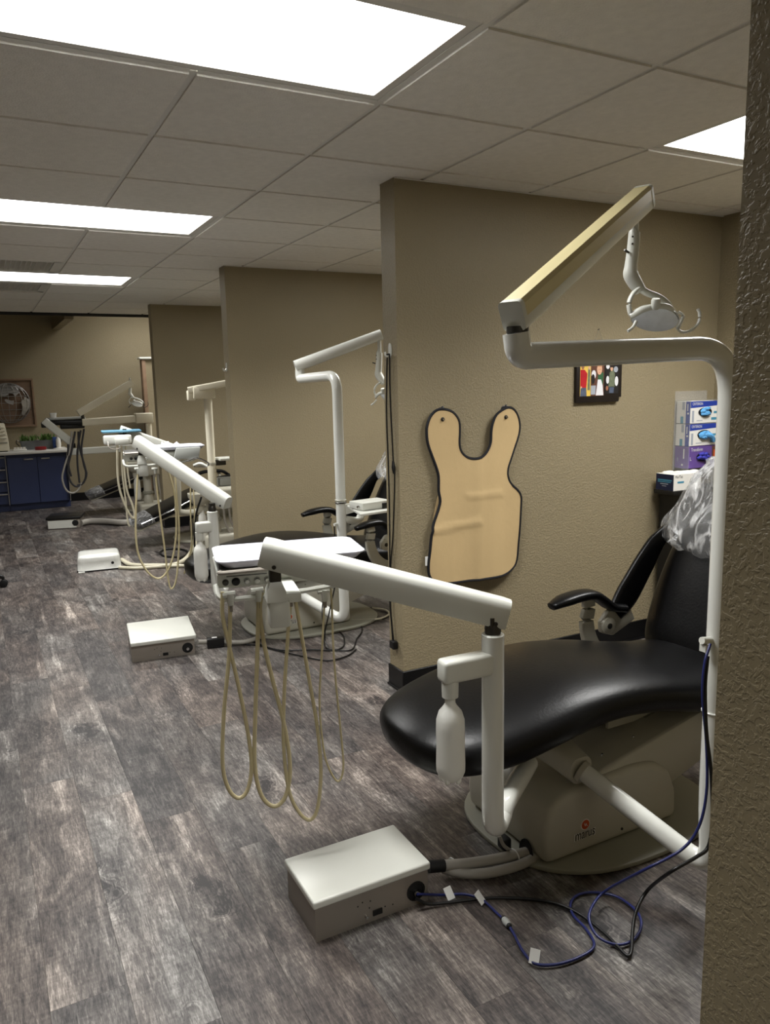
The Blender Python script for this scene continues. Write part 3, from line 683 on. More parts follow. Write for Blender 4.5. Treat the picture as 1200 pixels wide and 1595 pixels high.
# ------------------------------------------------------------------ dental lights on posts
def tube_path(pts, corner_r=.09, k=7):
    """polyline with rounded corners"""
    pts = [V(p) for p in pts]; out = [pts[0]]
    for i in range(1, len(pts)-1):
        a, b, c = pts[i-1], pts[i], pts[i+1]; r = min(corner_r, (a-b).length*.45, (c-b).length*.45)
        p, q = b+(a-b).normalized()*r, b+(c-b).normalized()*r
        for j in range(k+1):
            s_ = j/k; out.append(p*(1-s_)**2+b*(2*s_*(1-s_))+q*s_*s_)
    out.append(pts[-1]); return out
def lamp_head(t, top, yaw, mirror=1, sc=1.0, dark=False, wx=1.25):
    """hanging reflector lamp: stem, neck, yoke, shell, lens, knob, handles. local a = across, b = depth, c = down"""
    ca, sa = math.cos(yaw), math.sin(yaw); top = V(top)
    def Q(a, b, c_): a = a*wx; return top+V((ca*a*mirror-sa*b, sa*a*mirror+ca*b, -c_))*sc
    obj('stem', MB().tube([Q(0, 0, -.03), Q(0, 0, .075)], .0125*sc, 12), 'white_enamel', t)
    obj('neck', MB().tube([Q(0, 0, .055), Q(-.001, 0, .062), Q(-.004, 0, .12), Q(-.008, 0, .17), Q(-.008, 0, .195), Q(.006, 0, .225), Q(.022, 0, .25)], [s_*sc for s_ in (.017, .0195, .0205, .022, .0255, .024, .020)], 14, res=4), 'white_enamel', t, angle=60)
    obj('lock_lever', MB().tube([Q(-.02, -.012, .125), Q(-.034, -.02, .118)], .004*sc, 8), 'dark_steel', t)
    for zz in (.075, .098): obj('screw', MB().lathe(Q(-.012, -.017, zz), [(.003*sc, 0), (.003*sc, .003*sc)], axis=(Q(0, -1, 0)-Q(0, 0, 0)), n=8), 'dark_steel', t)
    # yoke arms: short inner arm, long outer arm
    obj('yoke_arm', MB().sweep(catmull([Q(.01, -.02, .243), Q(-.010, -.030, .262), Q(-.022, -.034, .292), Q(-.017, -.032, .325), Q(-.008, -.028, .338)], 5), superellipse(.010*sc, .006*sc, 2.6, 10)), 'white_enamel', t, angle=60)
    obj('yoke_arm', MB().sweep(catmull([Q(.012, .0, .235), Q(.040, .004, .255), Q(.075, .01, .27), Q(.105, .02, .292), Q(.120, .03, .315), Q(.124, .03, .328)], 5), superellipse(.014*sc, .011*sc, 2.6, 12)), 'white_enamel', t, angle=60)
    # shell: shallow bowl, tilted; open side faces down and to the operator
    cc = Q(.062, -.01, .345); nrm = (Q(-.26, -.80, .80)-Q(0, 0, 0)).normalized(); e1 = (Q(1, 0, -.08)-Q(0, 0, 0)).normalized(); e1 = (e1-nrm*e1.dot(nrm)).normalized(); e2 = nrm.cross(e1)
    def bowl(r0, d0, th, nr=7, n=28):
        rings = []
        for i in range(nr): 
            f_ = i/(nr-1); r = math.sin(f_*math.pi/2); dpt = -d0*math.cos(f_*math.pi/2)
            rings.append([cc+e1*(r0*1.25*max(r, .02)*math.cos(2*math.pi*j/n))+e2*(r0*.82*max(r, .02)*math.sin(2*math.pi*j/n))+nrm*dpt for j in range(n)])
        for i in range(nr-1, -1, -1):
            f_ = i/(nr-1); r = math.sin(f_*math.pi/2); dpt = -(d0-th)*math.cos(f_*math.pi/2); q_ = r0-th
            rings.append([cc+e1*(q_*1.25*max(r, .02)*math.cos(2*math.pi*j/n))+e2*(q_*.82*max(r, .02)*math.sin(2*math.pi*j/n))+nrm*dpt for j in range(n)])
        return rings
    r0 = .066*sc
    sh = obj('reflector_shell', MB().loft(bowl(r0, .040*sc, .004*sc)), 'white_gloss', t, angle=70)
    q_ = .93
    obj('lens', MB().loft([[cc+e1*(r0*1.25*q_*f_*math.cos(2*math.pi*j/28))+e2*(r0*.82*q_*f_*math.sin(2*math.pi*j/28))+nrm*(.004*sc+.012*sc*(1-f_*f_)) for j in range(28)] for f_ in (1, .8, .5, .2, .02)]), 'lens_glass', sh, angle=70)
    obj('reflector', MB().loft([[cc+e1*(r0*1.25*.88*f_*math.cos(2*math.pi*j/28))+e2*(r0*.82*.88*f_*math.sin(2*math.pi*j/28))-nrm*(.002*sc+.026*sc*(1-f_*f_)) for j in range(28)] for f_ in (1, .8, .5, .2, .02)], caps=False), 'reflector', sh, angle=70)
    obj('rim_arch', MB().sweep(catmull([Q(-.016, -.035, .338), Q(.010, -.058, .318), Q(.048, -.066, .308), Q(.085, -.055, .312), Q(.118, -.02, .332)], 5), superellipse(.007*sc, .010*sc, 2.4, 10)), 'white_enamel', t, angle=60)
    kb = obj('focus_knob', MB().lathe(Q(.040, -.066, .318), [(.0105*sc, 0), (.014*sc, .008*sc), (.0155*sc, .03*sc), (.0125*sc, .036*sc)], axis=(Q(-.05, -.35, -1)-Q(0, 0, 0)), n=16), 'white_enamel', t)
    hd = 'dark_steel' if dark else 'white_gloss'
    obj('handle', MB().tube([Q(-.006, -.05, .355), Q(-.018, -.06, .375), Q(-.033, -.062, .388)], .0055*sc, 10, res=4), hd, t)
    obj('handle', MB().sweep(catmull([Q(.130, -.005, .322), Q(.142, -.01, .335), Q(.135, -.012, .36), Q(.128, -.015, .38), Q(.140, -.02, .392), Q(.165, -.02, .385), Q(.184, -.02, .36), Q(.186, -.02, .33), Q(.180, -.02, .315)], 5), superellipse(.0085*sc, .0045*sc, 2.4, 10)), hd, t, angle=60)
    obj('yoke_pivot', MB().sphere(Q(.122, .02, .326), .014*sc, 12, 8), 'white_enamel', t)
def box_arm(t, A, B, w_=.050, h_=.064, top='aged_cream', low='white_enamel'):
    A, B = V(A), V(B); ax = (B-A).normalized()
    lo = [(-w_*.46, -h_*.5), (w_*.46, -h_*.5), (w_*.5, -h_*.42), (w_*.5, -.10*h_), (-w_*.5, -.10*h_), (-w_*.5, -h_*.42)]
    hi = [(-w_*.52, -.10*h_), (w_*.52, -.10*h_), (w_*.52, h_*.34), (w_*.40, h_*.5), (-w_*.40, h_*.5), (-w_*.52, h_*.34)]
    obj('arm_channel', MB().sweep([A, B], lo), low, t, angle=30); ac = obj('arm_cover', MB().sweep([A+ax*.006, B-ax*.006], hi), top, t, angle=30)
    obj('end_cap', MB().sweep([A-ax*.006, A+ax*.008], [(a*1.03, b*1.03) for a, b in rrect(w_*1.04, h_, .010)]), low, t, angle=40)
    obj('end_cap', MB().sweep([B-ax*.008, B+ax*.006], [(a*1.03, b*1.03) for a, b in rrect(w_*1.04, h_, .010)]), low, t, angle=40)
    return ac
# light of the first bay
PX, PY = 1.712, 1.345
t = thing('dental_light', (PX, PY, 0), 'white post dental light with yellowed arm and lamp head, by the tan apron wall', 'dental light', 'dental lights on posts')
S0 = V((1.575, 1.70, .292)); ztop = 1.555
path = tube_path([S0, (PX, PY, .135), (PX, PY, 1.575), (1.05, PY, 1.558)], .12, 9)
path = tube_path([S0, (PX+.004, PY-.012, .125), (PX, PY, .30), (PX, PY, 1.578), (1.038, PY, 1.556), (1.030, PY, 1.605)], .13, 9)
obj('post', MB().tube(path, .0290, 20), 'white_gloss', t, angle=60)
q = (S0-V((PX, PY, .13))).normalized()
obj('socket_ring', MB().tube([S0-q*.004, S0+q*.012], .035, 20), 'putty', t)
obj('socket', MB().loft([[S0+q*.01+V((a, 0, b)) for a, b in rrect(.085, .085, .03, 4)], [S0+q*.075+V((a+.0, 0, b+.005)) for a, b in rrect(.10, .075, .02, 4)], [S0+q*.20+V((a-.01, 0, b+.0)) for a, b in rrect(.11, .06, .015, 4)]]), 'putty', t)
obj('elbow_swivel', MB().tube([(1.034, PY, 1.604), (1.034, PY, 1.618)], .024, 16).tube([(1.036, PY, 1.612), (1.05, PY+.004, 1.64)], .016, 12), 'dark_steel', t)
A1 = V((1.015, 1.335, 1.640)); B1 = P(1003, 308, y=1.62)
ac = box_arm(t, A1, B1, .052, .062)
lamp_head(t, P(990, 334, y=1.60), math.radians(-22), sc=.80)
obj('cord_clip', MB().tube([(PX-.062, PY, .812), (PX-.026, PY, .806)], .010, 10).box((PX-.052, PY, .79), (.012, .02, .02)), 'white_enamel', t)
obj('cable_tie', MB().tube([(PX+.031*math.cos(a*.5236), PY+.031*math.sin(a*.5236), .60) for a in range(12)], .003, 6, closed=True), 'white_gloss', t)
# light of the second bay, with shelf
PX2, PY2 = 1.800, 3.975
t2 = thing('dental_light', (PX2, PY2, 0), 'white post dental light with round white arm and a small white shelf', 'dental light', 'dental lights on posts')
E2 = P(468, 596, y=4.50); E2.z = 1.555
S2 = V((1.575, 4.32, .30))
path = tube_path([S2, (PX2, PY2-.01, .135), (PX2, PY2, .34), (PX2, PY2, 1.565), E2, E2+V((0, 0, .05))], .10, 8)
obj('post', MB().tube(path, .0290, 20), 'white_gloss', t2, angle=60)
B2 = P(594, 521, y=4.36)
A2 = E2+V((0, 0, .085))
obj('lamp_arm', MB().tube([A2-(B2-A2).normalized()*.03, A2, B2], [.036, .036, .033], 16), 'white_gloss', t2, angle=60)
obj('arm_swivel', MB().tube([E2+V((0, 0, .04)), E2+V((0, 0, .075))], .027, 16), 'white_enamel', t2)
lamp_head(t2, P(591, 530, y=4.36)+V((0, 0, -.02)), math.radians(-50), sc=.98)
for zz in (.86, .845): obj('clamp_ring', MB().tube([(PX2+.031*math.cos(a*.5236), PY2+.031*math.sin(a*.5236), zz) for a in range(12)], .004, 6, closed=True), 'dark_steel' if zz < .85 else 'putty', t2)
SH0 = P(541, 797, y=4.02); shz = .845
cnr = [P(541, 787, z=shz), P(562, 801, z=shz), P(618, 793, z=shz), P(605, 782, z=shz)]
obj('shelf', MB().prism([c_ for c_ in cnr], (0, 0, -.012), bev=.002), 'white_enamel', t2)
obj('shelf_bracket', MB().prism([(PX2+.02, PY2-.02, shz-.012), (PX2+.12, PY2-.03, shz-.012), (PX2+.12, PY2-.03, shz-.05), (PX2+.02, PY2-.02, shz-.07)], (0, .04, 0)).tube([(PX2, PY2, .75), (PX2+.10, PY2, .73), (PX2+.14, PY2+.02, .76)], .022, 10, res=4), 'white_enamel', t2)
obj('side_peg', MB().tube([(PX2-.05, PY2-.01, .722), (PX2-.02, PY2, .722)], .009, 8), 'white_enamel', t2)
ctr = (cnr[0]+cnr[1]+cnr[2]+cnr[3])/4
dv = (cnr[2]-cnr[1]).normalized(); fv = (cnr[1]-cnr[0]).normalized()
dev = thing('control_device', ctr+V((0, 0, .001)), 'small flat white device box on the shelf of a light post', 'device')
Rd = frame_from(dv)
bd = obj('case', MB().box(ctr+V((0, 0, .022))+dv*-.02, (.19, .13, .040), R=Rd, bev=.005), 'white_enamel', dev)
fc = ctr+V((0, 0, .014))+dv*.03+Rd @ V((0, -.066, 0))
obj('clip', MB().box(fc, (.035, .012, .034), R=Rd, bev=.003), 'black_plastic', bd)
obj('knob', MB().lathe(ctr+V((0, 0, .02))+Rd @ V((-.115, -.03, 0)), [(.008, 0), (.006, .012)], axis=-dv, n=10), 'chrome', bd)
# ------------------------------------------------------------------ floor junction boxes
def junction(label, a, b, c, h, lid_h=.024, lidtilt=0, lidshift=(0, 0)):
    """a: near left corner, b: near right corner, c: far left corner on the floor"""
    a, b, c = V(a), V(b), V(c); u = (b-a); W = u.length; u.normalize(); v = V((-u.y, u.x, 0)); D = abs((c-a).dot(v)); z = V((0, 0, 1))
    R = Matrix((u, v, z)).transposed(); ctr = a+u*W/2+v*D/2
    t = thing('junction_box', ctr, label, 'utility box', 'metal utility boxes on the floor')
    tk = .003; mb = MB()
    mb.box(a+u*W/2+v*tk/2+z*h/2, (W, tk, h), R=R); mb.box(a+u*W/2+v*(D-tk/2)+z*h/2, (W, tk, h), R=R)
    mb.box(a+u*tk/2+v*D/2+z*h/2, (tk, D-2*tk, h), R=R); mb.box(a+u*(W-tk/2)+v*D/2+z*h/2, (tk, D-2*tk, h), R=R); mb.box(ctr+z*tk/2, (W-2*tk, D-2*tk, tk), R=R)
    bd = obj('box_body', mb, 'steel', t, smooth=False)
    Rl = R @ Matrix.Rotation(lidtilt, 3, 'X')
    lid = obj('lid', MB().box(ctr+u*lidshift[0]+v*lidshift[1]+z*(h+.001+abs(math.sin(lidtilt))*D*.5), (W+.014, D+.014, lid_h), R=Rl, bev=.006, seg=3), 'white_enamel', t)
    n = -v
    po = obj('cable_port', MB().lathe(a+u*(W*.885)+z*(h*.40)+n*.0005, [(.030, 0), (.030, .002), (.024, .003), (.024, .0005)], axis=n, n=20), 'black_rubber', bd)
    obj('port_bushing', MB().lathe(a+u*(W*.885)+z*(h*.36)+n*.002, [(.012, 0), (.009, .012)], axis=n, n=12), 'chrome', po)
    obj('switch', MB().box(a+u*(W*.53)+z*(h*.22)+n*.002, (.030, .005, .016), R=R, bev=.001), 'black_plastic', bd)
    obj('switch_nub', MB().lathe(a+u*(W*.43)+z*(h*.20), [(.005, 0), (.004, .008)], axis=n, n=10), 'chrome', bd)
    for p_, q_ in ((.40, .62), (.47, .58), (.36, .55), (.46, .40), (.60, .28), (.67, .26)):
        obj('hole', MB().lathe(a+u*(W*p_)+z*(h*q_), [(.0022, 0), (.0022, .0006)], axis=n, n=8), 'black_plastic', bd)
    return t
junction('steel floor box with white lid, blue and black cables leaving its side port', P(493, 1468, z=0), P(667, 1402, z=0), P(450, 1398, z=0), .112)
junction('steel floor box with its white lid sitting crooked and a black plug in its side', P(206, 1032, z=0), P(304, 1018, z=0), P(199, 1012, z=0)+V((.0, .10, 0)), .105, .024, .05, (.004, -.012))
# rounded white housing of the third bay, low two-tone housing of the fourth
a, b = P(121, 893, z=0), P(190, 886, z=0); u = (b-a).normalized(); v = V((-u.y, u.x, 0)); W = (b-a).length; ctr = a+u*W/2+v*.16
t = thing('floor_housing', ctr, 'rounded glossy white floor housing with one small hole', 'utility box')
mb = MB().loft([[ctr+u*p_*f_+v*q_*f_+V((0, 0, zz)) for p_, q_ in rrect(W, .32, .05, 6)] for f_, zz in ((1.02, .012), (1.0, .015), (.985, .08), (.96, .112), (.92, .128), (.84, .135), (.4, .138))])
hb = obj('cover', mb, 'white_gloss', t, angle=60)
obj('base', MB().prism([ctr+u*p_*1.03+v*q_*1.03+V((0, 0, .001)) for p_, q_ in rrect(W, .32, .05, 5)], (0, 0, .012)), 'black_rubber', t)
obj('hole', MB().lathe(a+u*W*.80+v*.0035+V((0, 0, .062)), [(.012, 0), (.012, .004)], axis=-v, n=14), 'black_plastic', hb)
obj('corner_tab', MB().box(a+u*.03+V((0, -.01, .006)), (.05, .04, .008)), 'white_gloss', t)
a, b = P(75, 825, z=0), P(125, 822, z=0); u = (b-a).normalized(); v = V((-u.y, u.x, 0)); W = (b-a).length; ctr = a+u*W/2+v*.16
t = thing('floor_housing', ctr, 'low floor housing with black lid and pale metal front', 'utility box')
R = Matrix((u, v, V((0, 0, 1)))).transposed()
hb = obj('front', MB().box(ctr+V((0, 0, .055)), (W, .32, .105), R=R, bev=.004), 'steel', t)
obj('face_plate', MB().box(a+u*W*.45-v*.002+V((0, 0, .052)), (W*.88, .004, .09), R=R), 'white_enamel', t)
obj('lid', MB().box(ctr+V((0, 0, .118)), (W+.03, .35, .028), R=R, bev=.006), 'black_plastic', t)
obj('port', MB().lathe(a+u*W*.86-v*.003+V((0, 0, .06)), [(.034, 0), (.030, .008)], axis=-v, n=16), 'black_rubber', t)
# umbilical of the first bay
t = thing('utility_hose', P(690, 1355, z=0), 'pair of thick grey corrugated hoses running from the nearest steel box to a chair base', 'hose')
def fl(px, py, z=.012): return P(px, py, z=z)
obj('hose', MB().tube([fl(672, 1350, .05), fl(690, 1348, .045), fl(730, 1345, .035), fl(775, 1338, .03), fl(810, 1330, .03), fl(834, 1324, .03), fl(850, 1316, .03)], .0165, 12, res=5), 'hose_grey', t, angle=60)
obj('hose', MB().tube([fl(690, 1352, .03), fl(720, 1360, .018), fl(760, 1360, .018), fl(805, 1349, .018), fl(834, 1335, .02), fl(850, 1324, .02)], .0155, 12, res=5), 'hose_grey', t, angle=60)
obj('sleeve', MB().tube([fl(668, 1350, .052), fl(692, 1348, .045)], .019, 12), 'black_rubber', t)
for px_, py_ in ((706, 1348), (802, 1334)):
    c_ = fl(px_, py_, .024); obj('cable_tie', MB().tube([c_+V((0, .024*math.cos(k*.524), .022*math.sin(k*.524))) for k in range(12)], .0025, 6, closed=True), 'label_white', t)
# thin grey tube and plug under the front of the base
obj('coupling_tube', MB().tube([P(778, 1302, y=1.80), P(786, 1318, y=1.80), P(800, 1326, y=1.80), P(815, 1327, y=1.80)], .006, 8, res=5), 'hose_grey', label='short looped grey tube hanging at the front corner of a chair base', cat='tube')
obj('coupling_plug', MB().box(P(786, 1312, y=1.84), (.03, .04, .04), bev=.006), 'black_rubber', label='small black plug at the front corner of a chair base', cat='plug')
# blue air line
cb = [P(650, 1393, z=.045), P(664, 1393, z=.03), fl(690, 1394, .008), fl(725, 1393, .008), fl(752, 1402, .008), fl(772, 1420, .008), fl(789, 1437, .008), fl(801, 1455, .008), fl(815, 1482, .008), fl(834, 1501, .008), fl(868, 1502, .008), fl(905, 1490, .008), fl(926, 1473, .008), fl(914, 1448, .008), fl(893, 1425, .008),
      fl(890, 1405, .008), fl(906, 1392, .008), fl(938, 1391, .008), fl(968, 1400, .012), fl(994, 1422, .014), fl(999, 1445, .010), fl(984, 1466, .009), fl(958, 1471, .010), fl(931, 1458, .014), fl(918, 1432, .022), fl(925, 1408, .035), fl(945, 1387, .055), P(1000, 1357, y=1.33), P(1060, 1325, y=1.285), P(1088, 1290, y=1.27), P(1101, 1235, y=1.265), P(1101, 1160, y=1.27), P(1095, 1085, y=1.28), P(1098, 1035, y=1.29), P(1107, 1003, y=1.30)]
t = thing('air_line', fl(790, 1440, 0), 'thin dark blue line curling over the floor with small white paper tags', 'cable')
obj('line', MB().tube(cb, .0040, 8, res=6), 'cable_blue', t, angle=60)
for px_, py_, rot in ((700, 1396, .1), (748, 1403, .5), (833, 1495, -.9)):
    c_ = fl(px_, py_, .010); R = rotz(rot)
    obj('paper_tag', MB().box(c_+V((0, 0, .010)), (.026, .002, .036), R=R @ Matrix.Rotation(-.75, 3, 'X')), 'label_white', t, smooth=False)
p0, p1 = fl(785, 1431, .009), fl(793, 1442, .009); obj('connector', MB().tube([p0, (p0+p1)/2, p1], [.008, .011, .008], 10), 'sage_grey', t)
for pp in (p0, p1): obj('end_ring', MB().sphere(pp, .0085, 10, 6), 'black_rubber', t)
bk = [P(648, 1399, z=.040), fl(668, 1408, .014), fl(705, 1405, .009), fl(760, 1399, .009), fl(820, 1400, .009), fl(868, 1408, .009), fl(905, 1425, .009), fl(940, 1452, .009), fl(962, 1474, .009), fl(978, 1489, .009), fl(984, 1480, .012), fl(986, 1450, .03), fl(992, 1418, .06), fl(1010, 1386, .10), P(1045, 1358, y=1.27), P(1085, 1335, y=1.26), P(1104, 1318, y=1.26), P(1110, 1270, y=1.255), P(1108, 1200, y=1.255), P(1101, 1140, y=1.265), P(1099, 1070, y=1.28), P(1103, 1022, y=1.295)]
obj('power_cable', MB().tube(bk, .0048, 8, res=6), 'cable_black', label='thick black cable snaking from a steel floor box up to a white light post', cat='cable', angle=60)
# cables of the second bay
t = obj('power_adapter', MB().box(P(336, 1000, z=.03), (.10, .055, .055), R=rotz(-.2), bev=.006), 'black_plastic', label='black power adapter brick on the floor beside a steel box', cat='adapter')
obj('sticker', MB().box(P(334, 993, z=.058)+V((0, 0, .0006)), (.03, .02, .001), R=rotz(-.2)), 'label_white', t)
t = thing('cable', fl(450, 1005, 0), 'tangle of thin black cables on the floor from the adapter brick past a chair base', 'cable')
for pts in ([(355, 1003), (400, 1005), (440, 1013), (480, 1012), (520, 1013), (548, 1012), (556, 995), (563, 985), (563, 975), (552, 962)], [(355, 998), (395, 1000), (420, 1010), (470, 1022), (510, 1029), (540, 1022), (555, 1012)],
            [(505, 985), (507, 1008), (525, 1012), (536, 1005), (535, 990), (525, 980)], [(560, 945), (585, 948), (606, 953), (600, 963), (570, 965), (525, 966)]):
    obj('strand', MB().tube([fl(a, b, .007) for a, b in pts], .0045, 6, res=5), 'cable_black', t, angle=60)
obj('utility_hose', MB().tube([fl(308, 1000, .05), fl(340, 1000, .02), fl(380, 1000, .02), fl(405, 992, .02), fl(422, 986, .02)], .014, 10, res=5), 'hose_grey', label='grey hose between the crooked-lidded box and the second chair base', cat='hose', angle=60)
obj('drain_tube', MB().tube([fl(525, 966, .012), fl(560, 966, .012), fl(590, 964, .012), fl(606, 957, .012), fl(600, 950, .012), fl(580, 947, .012)], .007, 8, res=5), 'hose_pale', label='pale thin tube looping out behind the second chair base', cat='tube', angle=60)
t = thing('light_cord', (PX2-.04, PY2, .3), 'thin black cord hanging down along the white light post with the shelf', 'cable')
obj('strand', MB().tube([P(521, 820, y=3.94), P(523, 860, y=3.92), P(524, 900, y=3.90), P(514, 950, y=3.88), P(506, 990, y=4.0), fl(512, 1010, .006)], .004, 6, res=5), 'cable_black', t)
obj('strand', MB().tube([P(526, 840, y=3.94), P(522, 890, y=3.92), P(505, 930, y=3.90), P(502, 960, y=3.9), P(506, 985, y=4.0)], .003, 6, res=5), 'cable_black', t)
# ------------------------------------------------------------------ older equipment of the third and fourth bays
def old_chair(label, yc, tx, tz, kx, kz, tilt=.0, m='black_vinyl'):
    t = thing('dental_chair', (kx+.1, yc, 0), label, 'dental chair', 'dental chairs in the bays')
    obj('floor_plate', MB().prism([(kx+.25+a, yc+b, .002) for a, b in superellipse(.5, .30, 3, 32)], (0, 0, .02), bev=.004), 'putty', t)
    obj('base_cover', MB().prism([(kx-.05, yc-.19, .022), (kx-.05, yc-.19, .16), (kx+.02, yc-.19, .20), (kx+.45, yc-.19, .24), (kx+.6, yc-.19, .20), (kx+.62, yc-.19, .022)], (0, .38, 0), bev=.02, seg=3), 'putty', t)
    obj('column', MB().box((kx+.30, yc, .32), (.30, .26, .24), bev=.02), 'putty_dark', t)
    d = V((kx-tx, 0, kz-tz)).normalized(); n = V((-d.z, 0, d.x)); a, b = V((tx, yc, tz)), V((kx, yc, kz))
    secs = [(a-d*.01, .10, .01, n), (a+d*.02, .20, .035, n), (a+d*.10, .24, .042, n), (a+(b-a)*.5, .265, .045, n), (b, .28, .048, n+V((.0, 0, .2))), (b+V((.18, 0, .02)), .28, .05, (0, 0, 1)), (b+V((.42, 0, -.02)), .275, .05, (0, 0, 1)), (b+V((.52, 0, -.02)), .22, .03, (0, 0, 1))]
    obj('seat', MB().loft(pad_loft(resample(secs, 3), 28, 3.2, .1)), m, t, angle=80)
    for s_ in (1, -1): obj('piping', MB().tube([a+d*.04+V((0, s_*.225, 0))+n*.012, a+(b-a)*.5+V((0, s_*.272, 0))+n*.012, b+V((0, s_*.283, .012)), b+V((.4, s_*.28, 0))], .007, 6, res=4), 'chrome', t)
    obj('toe_board', MB().prism([a-d*.02-n*.055+V((0, -.19, 0)), b-n*.055+V((0, -.22, 0)), b-n*.055+V((0, .22, 0)), a-d*.02-n*.055+V((0, .19, 0))], n*.014), 'putty', t)
    toe = obj('toe_cover', MB().loft(pad_loft([(a-d*.028, .17, .02, n), (a-d*.02, .22, .046, n), (a+d*.10, .255, .050, n), (a+d*.16, .262, .049, n)], 28, 3.2, .1)), 'clear_film', t, angle=80)
    nb = (-.85, 0, .5); c0 = b+V((.50, 0, -.02))
    secs = [(c0, .2, .02, nb), (c0+V((.03, 0, .06)), .27, .05, nb), (c0+V((.14, 0, .26)), .27, .05, nb), (c0+V((.26, 0, .44)), .20, .045, nb), (c0+V((.30, 0, .50)), .14, .02, nb)]
    obj('backrest', MB().loft(pad_loft(resample(secs, 3), 28, 3, .15)), m, t, angle=80)
    secs = [(c0+V((.30, 0, .52)), .06, .01, nb), (c0+V((.33, 0, .56)), .13, .04, nb), (c0+V((.37, 0, .66)), .13, .04, nb), (c0+V((.39, 0, .70)), .06, .01, nb)]
    obj('headrest', MB().loft(pad_loft(resample(secs, 3), 24, 3, .1)), m, t, angle=80)
    for s_ in (1, -1):
        y = yc+s_*.32; obj('armrest', MB().sweep(catmull([b+V((.12, s_*.32, .17)), b+V((.2, s_*.32, .185)), b+V((.36, s_*.32, .18)), b+V((.44, s_*.32, .13))], 4), superellipse(.035, .018, 2.6, 12)), m, t)
        obj('armrest_bracket', MB().tube([b+V((.33, s_*.32, .17)), b+V((.36, s_*.31, .08)), b+V((.42, s_*.25, -.03))], .016, 8, res=4), 'putty', t)
    return t
old_chair('black dental chair with toe end sloping to the floor by a beige spittoon', 7.75, 1.27, .215, 1.90, .46)
old_chair('black dental chair with clear-wrapped toe end, next to the blue cabinet end', 10.15, 1.15, .235, 1.80, .46)
# spittoon stand and light of the third bay
def cuspidor(label, x, y, zt, pole_top, group):
    t = thing('cuspidor_unit', (x, y, 0), label, 'spittoon unit', group)
    obj('floor_base', MB().box((x+.10, y, .10), (.46, .34, .18), bev=.03, seg=3), 'putty', t)
    obj('column', MB().lathe((x, y, .18), [(.055, 0), (.055, .06), (.048, .07), (.048, zt-.34)], n=18), 'putty', t)
    obj('collar', MB().lathe((x, y, .30), [(.062, 0), (.062, .03)], n=18), 'putty_dark', t)
    bd = obj('cabinet', MB().box((x+.12, y, zt-.10), (.36, .26, .20), bev=.035, seg=4), 'putty', t, angle=60)
    obj('bowl', MB().lathe((x-.14, y-.05, zt-.15), [(.04, 0), (.075, .02), (.105, .07), (.11, .11), (.10, .112), (.09, .08), (.03, .04)], n=22), 'putty', t, angle=50)
    obj('drain_neck', MB().lathe((x-.14, y-.05, zt-.22), [(.025, 0), (.03, .03), (.035, .08)], n=14), 'putty', t)
    wb = obj('water_bottle', MB().lathe((x-.13, y-.06, zt-.48), [(.03, 0), (.038, .01), (.04, .05), (.039, .19), (.034, .23), (.018, .255), (.016, .28)], n=18), 'bottle', t)
    obj('grey_module', MB().box((x+.16, y+.02, zt+.04), (.20, .12, .07), bev=.008), 'sage_grey', t)
    obj('faucet', MB().tube([(x-.02, y, zt), (x-.02, y, zt+.05), (x-.07, y-.02, zt+.06), (x-.10, y-.03, zt+.03)], .008, 8, res=4), 'chrome', t)
    for k in range(3): obj('drain_hose', MB().tube([(x+.06+.05*k, y-.10, zt-.2), (x+.07+.055*k, y-.11, .28), (x+.14+.07*k, y-.14, .10)], .011, 8, res=4), 'hose_grey', t)
    return t
cus3 = cuspidor('beige spittoon basin stand with water bottle, under the square-topped light post', 1.87, 6.98, .615, 1.4, 'spittoon stands')
t = thing('dental_light', (1.87, 6.98, .62), 'cream post dental light with square joint box and flat arm, rising from a spittoon stand', 'dental light', 'dental lights on posts')
obj('post', MB().lathe((1.87, 6.98, .60), [(.040, 0), (.040, .25), (.036, .26), (.036, .84)], n=18), 'machine_beige', t)
obj('joint_box', MB().box((1.83, 6.98, 1.475), (.20, .11, .105), bev=.012), 'machine_beige', t)
obj('knuckle', MB().box((1.72, 6.98, 1.455), (.07, .06, .09), bev=.01), 'machine_beige', t)
obj('knuckle_pin', MB().tube([(1.715, 6.98, 1.49), (1.715, 6.98, 1.535)], .014, 10), 'dark_steel', t)
A3 = P(293, 608, y=6.98); B3 = P(357, 596, y=6.90)
obj('lamp_arm', MB().sweep([A3, A3+(B3-A3)*1.35], rrect(.07, .058, .012)), 'machine_beige', t)
obj('tray_shelf', MB().box((2.06, 6.98, .868), (.27, .20, .022), bev=.004), 'white_enamel', t); obj('shelf_bracket', MB().box((1.95, 6.98, .835), (.10, .05, .05), bev=.006), 'dark_steel', t)
obj('clamp_ring', MB().lathe((1.87, 6.98, .82), [(.043, 0), (.043, .02)], n=18), 'putty', t)
lamp_head(t, A3+(B3-A3)*1.3+V((0, 0, -.02)), math.radians(-40), sc=.95)
